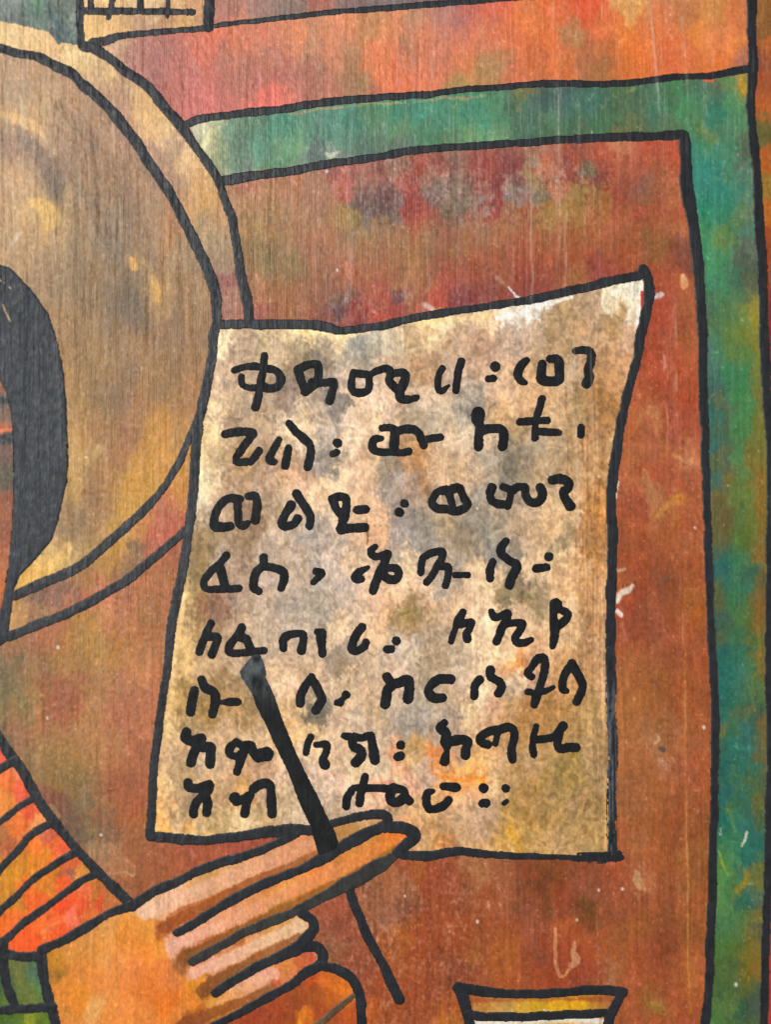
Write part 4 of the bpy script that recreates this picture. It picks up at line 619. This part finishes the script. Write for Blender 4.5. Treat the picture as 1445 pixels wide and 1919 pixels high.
# ------------------------------------------------------------------ ink: brush lines as raised paint
_case = {}
def ink(name, strokes, parent, polys=(), gap=None, h=.45, edge=.8, col=(.012, .014, .018), dry=None, wob=1.0, col2=None, mat=None):
    """strokes: list of point lists (x, y, half width); polys: filled outlines"""
    seed = zlib.crc32(repr((name, strokes, polys)).encode()) % 9973
    st = gap or 2.0
    pts = [spline(s, 3.0) for s in strokes]
    allp = np.vstack([p[:, :2] for p in pts] + [np.array(p, float)[:, :2] for p in polys])
    mx = max([p[:, 2].max() for p in pts] + [4]) + 5
    x0, y0 = allp.min(0) - mx; x1, y1 = allp.max(0) + mx
    x0, y0 = max(x0, x_lo), max(y0, y_lo); x1, y1 = min(x1, x_hi), min(y1, y_hi)
    ax = np.arange(x0, x1, st); ay = np.arange(y0, y1, st); GX, GY = np.meshgrid(ax, ay)
    D = np.full(GX.shape, 60.0)
    for p in pts:
        t = np.arange(len(p)) * 3.0
        p = p.copy()
        p[:, 0] += wob * .9 * vnoise(t / 26, t * 0 + seed, 41); p[:, 1] += wob * .9 * vnoise(t / 26, t * 0 + seed, 42)
        p[:, 2] *= 1 + wob * (.11 * vnoise(t / 20, t * 0 + seed, 43) + .04 * vnoise(t / 7, t * 0 + seed, 44))
        for a, b in zip(p[:-1], p[1:]):
            r = max(a[2], b[2]) + 8
            j0 = max(0, int((min(a[0], b[0]) - r - x0) / st)); j1 = int((max(a[0], b[0]) + r - x0) / st) + 2
            i0 = max(0, int((min(a[1], b[1]) - r - y0) / st)); i1 = int((max(a[1], b[1]) + r - y0) / st) + 2
            gx_, gy_ = GX[i0:i1, j0:j1], GY[i0:i1, j0:j1]
            if gx_.size == 0: continue
            vx, vy = b[0] - a[0], b[1] - a[1]; L = vx * vx + vy * vy + 1e-9
            t_ = np.clip(((gx_ - a[0]) * vx + (gy_ - a[1]) * vy) / L, 0, 1)
            d = np.hypot(gx_ - a[0] - t_ * vx, gy_ - a[1] - t_ * vy) - (a[2] + t_ * (b[2] - a[2])) - .5
            D[i0:i1, j0:j1] = np.minimum(D[i0:i1, j0:j1], d)
    for poly in polys:
        pp = np.array(poly, float)
        e = np.full(GX.shape, 60.0)
        for a, b in zip(pp, np.roll(pp, -1, 0)):
            vx, vy = b - a; L = vx * vx + vy * vy + 1e-9
            t_ = np.clip(((GX - a[0]) * vx + (GY - a[1]) * vy) / L, 0, 1)
            e = np.minimum(e, np.hypot(GX - a[0] - t_ * vx, GY - a[1] - t_ * vy))
        D = np.minimum(D, np.where(inside(poly, GX, GY), -e, e))
    D = D + edge * (.9 * vnoise(GX / 5.5, GY / 5.5, 51 + seed % 7) + .5 * vnoise(GX / 2.6, GY / 3.4, 52))
    if dry is not None: D = D + dry(GX, GY)
    # marching squares
    ins = D < 0; c = ins[:-1, :-1] * 1 + ins[:-1, 1:] * 2 + ins[1:, 1:] * 4 + ins[1:, :-1] * 8
    ny_, nx_ = D.shape; NV = nx_ * ny_
    VX = [GX.ravel()]; VY = [GY.ravel()]; VD = [D.ravel()]
    with np.errstate(divide='ignore', invalid='ignore'):
        th = np.clip(D[:, :-1] / (D[:, :-1] - D[:, 1:]), .02, .98); tv = np.clip(D[:-1] / (D[:-1] - D[1:]), .02, .98)
    hxx = (GX[:, :-1] + np.nan_to_num(th) * st).ravel(); hxy = GY[:, :-1].ravel()
    vxx = GX[:-1].ravel(); vxy = (GY[:-1] + np.nan_to_num(tv) * st).ravel()
    VX += [hxx, vxx]; VY += [hxy, vxy]; VD += [np.zeros(len(hxx)), np.zeros(len(vxx))]
    VX, VY, VD = map(np.concatenate, (VX, VY, VD))
    def corner(i, j, k): return [(i, j), (i, j + 1), (i + 1, j + 1), (i + 1, j)][k]
    tri = {1: ['a0', 'e0', 'e3'], 2: ['a1', 'e1', 'e0'], 4: ['a2', 'e2', 'e1'], 8: ['a3', 'e3', 'e2'], 3: ['a0', 'a1', 'e1', 'e3'], 6: ['a1', 'a2', 'e2', 'e0'],
           12: ['a2', 'a3', 'e3', 'e1'], 9: ['a3', 'a0', 'e0', 'e2'], 15: ['a0', 'a1', 'a2', 'a3'], 5: ['a0', 'e0', 'e1', 'a2', 'e2', 'e3'], 10: ['a1', 'e1', 'e2', 'a3', 'e3', 'e0'],
           7: ['a0', 'a1', 'a2', 'e2', 'e3'], 14: ['a1', 'a2', 'a3', 'e3', 'e0'], 13: ['a2', 'a3', 'a0', 'e0', 'e1'], 11: ['a3', 'a0', 'a1', 'e1', 'e2']}
    faces = []
    for cs, seq in tri.items():
        i, j = np.nonzero(c == cs)
        if len(i) == 0: continue
        cols_ = []
        for s_ in seq:
            q = int(s_[1])
            if s_[0] == 'a': ci, cj = corner(i, j, q); cols_.append(ci * nx_ + cj)
            elif q == 0: cols_.append(NV + i * (nx_ - 1) + j)
            elif q == 2: cols_.append(NV + (i + 1) * (nx_ - 1) + j)
            elif q == 3: cols_.append(NV + len(hxx) + i * nx_ + j)
            else: cols_.append(NV + len(hxx) + i * nx_ + j + 1)
        faces.append(np.stack(cols_, 1)[:, ::-1])
    if not faces: return None
    used, inv = np.unique(np.concatenate([f.ravel() for f in faces]), return_inverse=True)
    out = []; p_ = 0
    for f in faces: out.append(inv[p_:p_ + f.size].reshape(f.shape)); p_ += f.size
    x, y, d = VX[used], VY[used], VD[used]
    base = relief(x, y) * (.5 if name == 'hair' else 1) + (.5 if name == 'hair' else 0); dep = 1 - np.exp(-np.clip(-d, 0, 60) / 2.6)
    hh = base * .95 + .36 + (seed % 23) * .012 + dep * h * (.55 + .06 * vnoise(x / 9, y / 12, 61) + .08 * vnoise(x / 3.2, y / 14, 62)) - 1.0 * (d >= 0)
    px, pz = to_panel(x, y)
    v = .5 + .5 * vnoise(x / 11, y / 15, 63); cc = np.array(col)[None] * (.75 + .7 * v[:, None])
    if col2 is not None: cc = cc + np.array(col2)[None] * np.clip(vnoise(x / 3.0, y / 60, 64) + .3 * vnoise(x / 3, y / 6, 65), 0, 1)[:, None]
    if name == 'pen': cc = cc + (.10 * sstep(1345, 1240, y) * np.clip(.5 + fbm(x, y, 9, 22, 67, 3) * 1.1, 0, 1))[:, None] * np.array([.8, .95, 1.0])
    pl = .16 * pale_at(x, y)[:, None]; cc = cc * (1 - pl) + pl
    return make_mesh(name, np.stack([px, -hh * S, pz], 1), out, cc, mat or M_INK, parent, grit=.7 * grit_at(x, y))

def wd(line, *w):
    """give a traced line its half widths (evenly spread)"""
    n = len(line); k = np.interp(np.linspace(0, 1, n), np.linspace(0, 1, len(w)), w) if len(w) > 1 else [w[0]] * n
    return [(x, y, float(r)) for (x, y), r in zip(line, k)]

hc = P['head_covering']; pa = P['parchment']; df = P['door_frame']; ha = P['hand']; sl = P['stripe']; cu = P['cup']
ink('outline', [wd(OUT_TOP, 9, 10, 9.5, 8.5, 9, 10.5)], hc)
ink('outline', [wd(IN_TOP, 9, 9, 9.5, 10, 11, 9, 9.5, 10.5, 10)], hc)
ink('outline', [wd(IN_LOW, 8, 7.5, 9, 9.5, 10)], hc)
ink('outline', [wd(OUT_LOW, 7, 10, 9.5, 9, 10)], hc)
hair = ink('hair', [], painting, polys=[HAIR], h=.6, col=(.009, .014, .021))
ink('hair_highlight', [[(-3,524,2.0),(8,530,2.6),(20,541,2.0)]], hair, col=(.42, .30, .17), h=3.0, gap=1.5)
ink('hair_highlight', [[(5,572,1.6),(10,585,2),(19,602,2.4)]], hair, col=(.42, .30, .17), h=3.0, gap=1.5)
ink('outline', [wd(FR_TOP, 8, 7.5, 7, 6, 6.5, 6, 7.5)], df)
ink('outline', [wd(FR_IN, 10, 8.5, 7.5, 7.5, 7, 8.5, 9)], df)
ink('outline', [wd(FR_INV, 9, 12, 10, 8.5, 7.5, 7.5, 8, 8, 8.5, 9)], df)
ink('outline', [wd(OUTER, 9, 9, 8.5, 9, 9, 8, 7.5, 8, 8, 8)], df)
ink('outline', [wd(TOPL, 4.5, 5, 6, 6.5, 6, 6)], P['lintel'])
ink('outline', [wd([(172,82),(230,68),(300,59),(386,53)], 11, 7, 6, 6)], P['page'])
ink('outline', [wd([(392,-125),(391,0),(390,52)], 10)], P['page'])
ink('outline', [wd([(148,-125),(149,0),(152,80),(172,88)], 8, 7.5, 8, 13)], P['page'])
ink('page_line', [wd([(152,20),(250,21),(360,22)], 7, 6.5, 6)], P['page'])
for l, w in (([(169,-60),(169,18)], 6), ([(214,-60),(210,0),(203,32)], 6), ([(263,-60),(263,18)], 5.5), ([(316,-60),(315,0),(313,31)], 4)):
    ink('page_line', [wd(l, w)], P['page'])
ink('outline', [wd(P_TOP[:5], 9, 9, 9.5, 8.5), wd(P_TOP[4:], 7.5, 8, 8, 7, 8, 9, 9), [(1200,516,9),(1206,504,9),(1210,512,10)]], pa)
ink('outline', [wd(P_RIGHT, 10, 11, 9, 8.5, 10, 10, 10, 9.5)], pa)
dryf = lambda x, y: 6.0 * sstep(1235, 1330, y) * np.clip(vnoise(x / 2.4, y / 70, 91) * 1.1 + .55 * vnoise(x / 2.2, y / 5, 92) + .1, -.25, 1) * (np.abs(x - 1149.5) > 3.6)
ink('dry_outline', [wd(P_RIGHT2, 9.5, 9.5, 9, 8.5, 10)], pa, dry=dryf, gap=1.4, col2=(.10, .11, .13))
ink('outline', [wd(P_BOT, 9, 10, 8.5, 8, 6.5, 5)], pa)
dryb = lambda x, y: 3.5 * sstep(1030, 1090, x) * np.clip(fbm(x, y, 34, 3.4, 93, 2) * 1.6 + .1, -.3, 1)
ink('dry_outline', [wd(P_BOT2, 5, 9, 11)], pa, dry=dryb, gap=1.4)
ink('outline', [wd(P_LEFT, 9, 9, 9.5, 9.5, 9, 9, 8, 8, 8.5, 9)], pa)
ink('outline', [wd(P_BL, 10, 10, 9.5, 9, 11.5, 12, 9)], pa)
ink('outline', [wd(SLV, 8, 9, 10, 10.5, 10, 9.5, 11)], sl)
ink('outline', [wd(CUFF, 10, 8, 8.5, 9, 10)], sl)
for l, w in ((ST5, 8), (ST4, 7.5), (ST3, 8), (ST2, 7), (ST1, 8)): ink('stripe_line', [wd(l, w, w * .92, w)], sl)
us = P['undersleeve']
for l, w in ((UND, 9.5), (UV1, 9), (UV2, 10), (UH, 9)): ink('outline', [wd(l, w)], us)
fi = [P['finger.%d' % k] for k in range(4)]
ink('hand_outline', [wd(F1, 10, 9, 9, 9, 8.5, 7)], ha); ink('hand_outline', [wd(F1TIP, 8, 9, 9.5, 9)], ha)
ink('hand_outline', [wd(F2, 10, 12, 11, 9, 9, 9, 9)], ha); ink('hand_outline', [wd(F2TIP, 11, 12, 12, 11, 10)], ha)
ink('hand_outline', [wd(F3[:8], 9, 14, 15, 10, 9), wd(F3[7:], 9, 9.5, 9, 9)], ha, col=(.026, .026, .024)); ink('hand_outline', [wd(F3TIP, 9.5, 9.5, 11, 13)], ha)
ink('hand_outline', [wd(F4, 14, 9, 9, 9)], ha); ink('hand_outline', [wd(F4TIP, 10, 10, 9, 10)], ha)
ink('hand_outline', [wd(F5, 11, 9, 8.5, 8.5, 9)], ha); ink('hand_outline', [wd(THUMB, 10, 9.5, 10, 9.5)], ha)
ink('thumb_crease', [[(664,1866,5),(640,1884,6.5),(618,1902,7),(590,1925,7)]], P['thumb'], col=(.09, .055, .025), h=1.0)
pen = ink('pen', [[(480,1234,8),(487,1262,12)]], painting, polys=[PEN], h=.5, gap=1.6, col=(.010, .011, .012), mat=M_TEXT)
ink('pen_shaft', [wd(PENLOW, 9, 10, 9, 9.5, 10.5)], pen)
for l, w in ((CUP_RIM, (9.5, 9, 8.5, 9, 9)), (CUP_L, (11, 10, 11)), (CUP_R, (9, 10, 9)), (CUP2, (9, 8, 8))): ink('outline', [wd(l, *w)], cu)

# ------------------------------------------------------------------ the writing on the parchment
T = {'a': (350, 450, 3.6125), 'b': (700, 450, 3.6125), 'c': (1045, 450, 3.6125), 'd': (250, 900, 3.6125), 'e': (600, 880, 4.8167), 'f': (800, 880, 4.8167),
     'g': (600, 1130, 4.8167), 'h': (820, 1130, 4.8167), 'i': (320, 1340, 4.8167), 'j': (560, 1340, 4.8167), 'k': (800, 1340, 4.8167), 'l': (600, 630, 4.8167)}
def glyph(kind, t, *strokes):
    ox, oy, s = T[t]; out = []
    for st in strokes:
        w0 = st[0]; pts = [(ox + p[0] / s, oy + p[1] / s, (p[2] if len(p) > 2 else w0) / s * 1.06 + .45) for p in st[1:]]
        if len(pts) == 1: pts = pts + [(pts[0][0] + .8, pts[0][1] + .4, pts[0][2])]
        out.append(pts)
    ink(kind, out, pa, gap=1.3, h=.55, edge=.6, wob=1.0, col=(.008, .009, .011), mat=M_TEXT)
L_, D_ = 'letter', 'dot'
glyph(L_, 'a', (25, (522,785),(515,870),(500,960),(485,1050),(465,1130)), (23, (318,885),(380,865),(450,855),(520,862)), (21, (365,925),(372,980),(425,1003),(490,992)), (27, (520,872),(590,882),(634,930),(620,985),(560,1004),(515,990)))
glyph(L_, 'a', (27, (757,885),(772,950),(800,1025)), (27, (757,880),(810,848),(880,840),(893,900),(880,960),(845,985),(800,1022)), (26, (850,965),(930,965),(996,962),(985,1030),(965,1085)))
glyph(L_, 'l', (32, (305,330),(283,410),(288,480),(340,512),(430,490),(440,400),(425,348),(360,338),(305,330)), (30, (445,350),(510,315),(600,292),(645,330)), (36, (640,340),(625,400),(660,450),(715,500),(735,565),(800,572)), (36, (640,335),(760,335),(765,400),(740,470)), (30, (800,572),(872,555)))
glyph(L_, 'l', (31, (1102,295),(1070,360),(1060,440),(1078,490),(1115,492,28),(1162,450,14)))
glyph(L_, 'l', (31, (1275,230),(1250,320),(1240,400),(1230,488)))
glyph(D_, 'b', (29, (825,857))); glyph(D_, 'b', (25, (777,937),(810,935)))
glyph(L_, 'b', (26, (1036,815,20),(995,855),(977,905),(998,950),(1030,965,18)))
glyph(L_, 'b', (29, (1143,835),(1138,900),(1148,950),(1252,952),(1256,880),(1250,812),(1200,806,27)))
glyph(L_, 'c', (29, (122,748,24),(180,742),(226,765),(222,830),(205,880),(215,930),(195,970)))
glyph(L_, 'a', (26, (257,1315),(350,1300),(447,1305),(420,1350),(370,1420),(335,1480),(348,1508),(405,1500)), (24, (430,1502),(462,1465),(485,1430)))
glyph(L_, 'a', (24, (622,1352),(582,1430),(560,1483),(588,1500)), (27, (686,1410),(677,1470),(667,1525)), (26, (690,1240),(730,1290),(790,1340),(835,1390),(835,1460),(815,1532)))
glyph(D_, 'a', (27, (1020,1375))); glyph(D_, 'a', (23, (990,1450),(1015,1438)))
glyph(L_, 'l', (28, (560,830),(620,825),(672,838)), (38, (678,850),(672,920),(665,990)), (32, (553,925,25),(492,932),(468,980),(490,1030),(560,1048),(660,1045),(740,1050),(798,1036)), (34, (690,865),(760,840),(840,840),(890,880),(910,930),(935,985)), (29, (930,940),(1000,922),(1085,910)))
glyph(L_, 'b', (30, (712,1178,42),(708,1210,40),(722,1260),(715,1330),(710,1400)), (31, (722,1290),(800,1277),(868,1284),(882,1340),(872,1395)))
glyph(L_, 'b', (24, (1145,1072),(1125,1140),(1105,1200),(1095,1270),(1095,1338)), (25, (995,1230),(1090,1225),(1180,1222)), (24, (1110,1290),(1180,1300),(1255,1305)))
glyph(D_, 'b', (26, (1408,1268),(1405,1318)))
glyph(L_, 'd', (28, (715,125),(640,122),(582,170),(545,250),(550,308),(600,315),(650,308)), (28, (700,128),(705,200),(712,290),(745,305),(770,288,20)))
glyph(L_, 'd', (27, (775,110,22),(822,110),(835,170),(825,270)))
glyph(L_, 'd', (28, (1065,168),(1030,230),(1003,290),(1020,315),(1080,300),(1112,262)), (27, (1105,92),(1140,150),(1185,220),(1196,260),(1190,310)))
glyph(L_, 'e', (37, (98,265,26),(160,248),(222,255),(235,320),(225,400),(205,470),(190,545)), (36, (120,285),(150,370),(200,430)), (42, (190,540),(290,530),(400,527)))
glyph(L_, 'e', (34, (332,362),(410,360)))
glyph(D_, 'e', (37, (762,310)), (40, (716,388)))
glyph(L_, 'f', (36, (180,182),(105,200),(58,260),(52,310),(95,350),(170,352)), (34, (185,185),(210,250),(235,340)), (37, (235,172),(295,165),(320,220),(345,275),(375,310,28),(335,350),(270,372),(220,362)))
glyph(L_, 'f', (36, (588,165),(570,220),(580,275),(630,308),(690,315)), (32, (685,155,26),(750,185,34),(748,250),(728,330)), (34, (765,190),(830,155),(888,162),(890,220),(930,290),(1000,300),(1045,250,40),(1040,195,40),(1022,165)))
glyph(L_, 'f', (38, (1135,92),(1200,82),(1278,120),(1270,170),(1232,205),(1258,270),(1300,330,42)))
glyph(L_, 'd', (23, (627,512),(580,570),(520,625),(475,690),(492,735),(560,738),(630,735),(712,728)), (28, (585,600),(607,670),(618,715)))
glyph(L_, 'd', (28, (880,522),(876,575),(832,620),(813,680),(815,730),(848,752)), (28, (880,580),(950,592),(1012,620),(1020,670),(1000,730)))
glyph(D_, 'd', (24, (1235,615),(1275,630),(1215,690,20)))
glyph(L_, 'e', (34, (495,698,26),(455,735),(485,782),(560,775),(605,760),(580,830),(550,900),(510,1000),(480,1090)), (36, (600,890),(680,892),(706,940),(680,988),(620,990),(580,962)), (33, (425,885,20),(350,925),(308,970),(330,992),(368,988,28)))
glyph(L_, 'e', (31, (925,792),(910,860),(905,935)), (34, (940,785),(1010,752),(1100,742),(1100,800),(1060,870),(1010,960),(965,1018)), (33, (1080,875),(1152,880),(1150,960),(1135,1045)))
glyph(L_, 'e', (27, (1215,948),(1333,950)))
glyph(L_, 'f', (32, (595,832),(570,900),(570,985)), (35, (712,652),(672,700),(672,760),(740,820),(812,862),(790,930),(760,990),(745,1045)))
glyph(D_, 'f', (31, (990,890),(1082,884))); glyph(D_, 'f', (37, (1103,786)))
glyph(L_, 'd', (25, (522,970),(480,1060),(445,1158)), (26, (490,1062),(565,1062),(552,1120),(530,1178)))
glyph(L_, 'd', (25, (732,998),(702,1050),(650,1120),(650,1162),(720,1170),(880,1155)), (28, (712,1058),(760,1075),(775,1110),(792,1150)))
glyph(L_, 'd', (26, (1012,1140),(1015,1080),(1062,1045),(1142,1042),(1147,1090),(1140,1150)))
glyph(L_, 'd', (26, (1245,1030,22),(1284,1028,20),(1272,1060,30),(1276,1110),(1277,1172)))
glyph(L_, 'g', (34, (382,220),(330,290),(295,370),(292,425),(340,432),(400,392),(412,358)))
glyph(D_, 'g', (35, (685,340))); glyph(D_, 'g', (33, (603,420),(640,418)))
glyph(L_, 'h', (28, (232,80),(190,160,40),(160,240),(125,352)), (32, (205,190),(310,170),(300,220),(265,280,36),(272,325,38)))
glyph(L_, 'h', (34, (485,82,28),(512,130),(570,115),(630,90),(620,150),(580,220),(560,290),(535,348)), (32, (620,190),(700,178),(770,180),(740,250),(700,310),(722,360),(790,360),(850,335,22)))
glyph(L_, 'h', (36, (1075,15,55),(1050,90),(1048,160),(1058,240),(1055,300),(1042,388,28)), (34, (1095,30),(1115,62),(1180,100),(1150,160),(1085,205)))
glyph(L_, 'd', (27, (410,1422),(395,1500),(385,1568)), (27, (458,1352),(482,1402),(542,1435),(550,1500),(530,1588)), (23, (590,1502,12),(650,1500),(705,1500)))
glyph(L_, 'd', (27, (1207,1332,24),(1160,1400),(1132,1460),(1130,1512)), (28, (1207,1350),(1250,1410),(1277,1480),(1255,1530),(1235,1558)))
glyph(D_, 'g', (37, (228,825)), (26, (215,850),(195,870)), (40, (150,897,30),(175,893)))
glyph(L_, 'g', (42, (600,665,46),(630,710),(650,735),(605,790),(597,850),(585,915)), (42, (640,740),(720,715),(790,695),(805,760),(792,862)))
glyph(L_, 'g', (37, (1178,690),(1080,685),(1010,730),(982,800),(1030,860),(1105,858)))
glyph(L_, 'h', (33, (385,688),(340,750),(335,840)), (35, (482,602),(487,660),(560,710),(580,760),(550,815)))
glyph(L_, 'h', (38, (915,508),(968,508),(966,600),(943,700),(912,800),(877,918,34)), (32, (895,520),(850,580),(810,630),(850,665)), (27, (820,808),(900,812),(960,795),(1045,765,20)))
glyph(L_, 'h', (34, (1217,540),(1150,640),(1132,720),(1140,775),(1168,792,26)), (36, (1225,560),(1270,650),(1310,740),(1300,810),(1262,888)))
glyph(L_, 'i', (40, (140,155),(135,205),(190,232),(272,212)), (37, (262,235),(220,310),(182,428)), (38, (285,290),(358,285),(360,350),(357,438)))
glyph(L_, 'i', (34, (590,242),(535,290),(532,350),(590,372),(645,345)), (36, (590,240),(650,275),(722,275),(745,350),(790,395)), (38, (665,305),(630,400),(600,515)), (68, (815,362,66),(862,352,64)))
glyph(L_, 'j', (30, (105,195),(80,250),(62,338)), (32, (152,265,26),(245,262),(245,330),(210,400),(232,450,46)))
glyph(L_, 'j', (40, (410,188,30),(475,205),(495,280),(555,315),(560,370),(512,428)), (35, (500,195),(575,205),(650,182),(662,260),(687,402,44)))
glyph(D_, 'j', (36, (917,270))); glyph(D_, 'j', (37, (890,375),(915,367)))
glyph(L_, 'k', (40, (158,75,33),(122,120),(180,175),(158,240),(180,280)), (28, (180,300),(178,345,26),(163,420,43)), (42, (200,250),(290,228),(370,242),(352,310),(348,362)))
glyph(L_, 'k', (37, (545,268),(492,250),(480,200),(560,148),(640,132),(740,110),(790,145),(790,220),(767,320),(775,398)), (29, (645,140),(630,200),(622,252)))
glyph(L_, 'k', (30, (992,102,24),(970,180),(955,280),(970,358)), (34, (980,225),(1080,217),(1160,190),(1233,100,40)), (38, (1195,180),(1182,255),(1205,308),(1280,295),(1352,295)))
glyph(L_, 'i', (37, (152,605),(162,650),(240,660),(300,640),(345,628),(350,670),(310,715),(240,780),(202,860),(202,898)), (37, (310,715),(330,800),(322,882)))
glyph(L_, 'i', (36, (575,752,42),(590,775,40),(640,768),(710,730)), (36, (700,740),(680,800),(662,895)))
glyph(L_, 'i', (37, (742,668),(800,625),(870,615),(902,660),(910,760),(912,898)))
glyph(L_, 'j', (36, (595,558),(580,620),(558,700),(545,798)), (34, (490,655,28),(560,655),(700,660),(810,668)), (36, (470,685),(432,750),(425,822)))
glyph(L_, 'j', (40, (855,662),(825,720),(832,775),(890,788),(925,765)), (34, (870,665),(945,680),(962,730),(998,778)))
glyph(L_, 'j', (34, (1215,690,20),(1165,705),(1156,790),(1190,848),(1260,840),(1320,810),(1355,772)))
glyph(L_, 'k', (36, (155,648),(265,655)))
glyph(D_, 'k', (38, (512,665))); glyph(D_, 'k', (38, (508,798),(540,798))); glyph(D_, 'k', (36, (712,664))); glyph(D_, 'k', (17, (695,795),(722,775)))

# ------------------------------------------------------------------ the board behind the paint
bx, bz = to_panel(np.array([x_lo, x_hi, x_hi, x_lo]), np.array([y_lo, y_lo, y_hi, y_hi]))
import bmesh
bm = bmesh.new()
mx_, mz_ = bx.mean(), bz.mean()
def ring(out, y): return [bm.verts.new((x + out * math.copysign(1, x - mx_), y, z + out * math.copysign(1, z - mz_))) for x, z in zip(bx, bz)]
rings = [ring(-.0004, .0030), ring(-.0004, -.0010), ring(.0030, -.0010), ring(.0036, -.0002), ring(.0036, .0140)]   # shallow tray: floor, lip, rounded edge, back
bm.faces.new(rings[0]); bm.faces.new(rings[-1][::-1])
for A, B in zip(rings[:-1], rings[1:]):
    for k in range(4): bm.faces.new((A[k], B[k], B[(k + 1) % 4], A[(k + 1) % 4]))
bmesh.ops.recalc_face_normals(bm, faces=bm.faces)
me = bpy.data.meshes.new('board'); bm.to_mesh(me); bm.free(); me.materials.append(M_WOOD)
link(bpy.data.objects.new('board', me), painting)
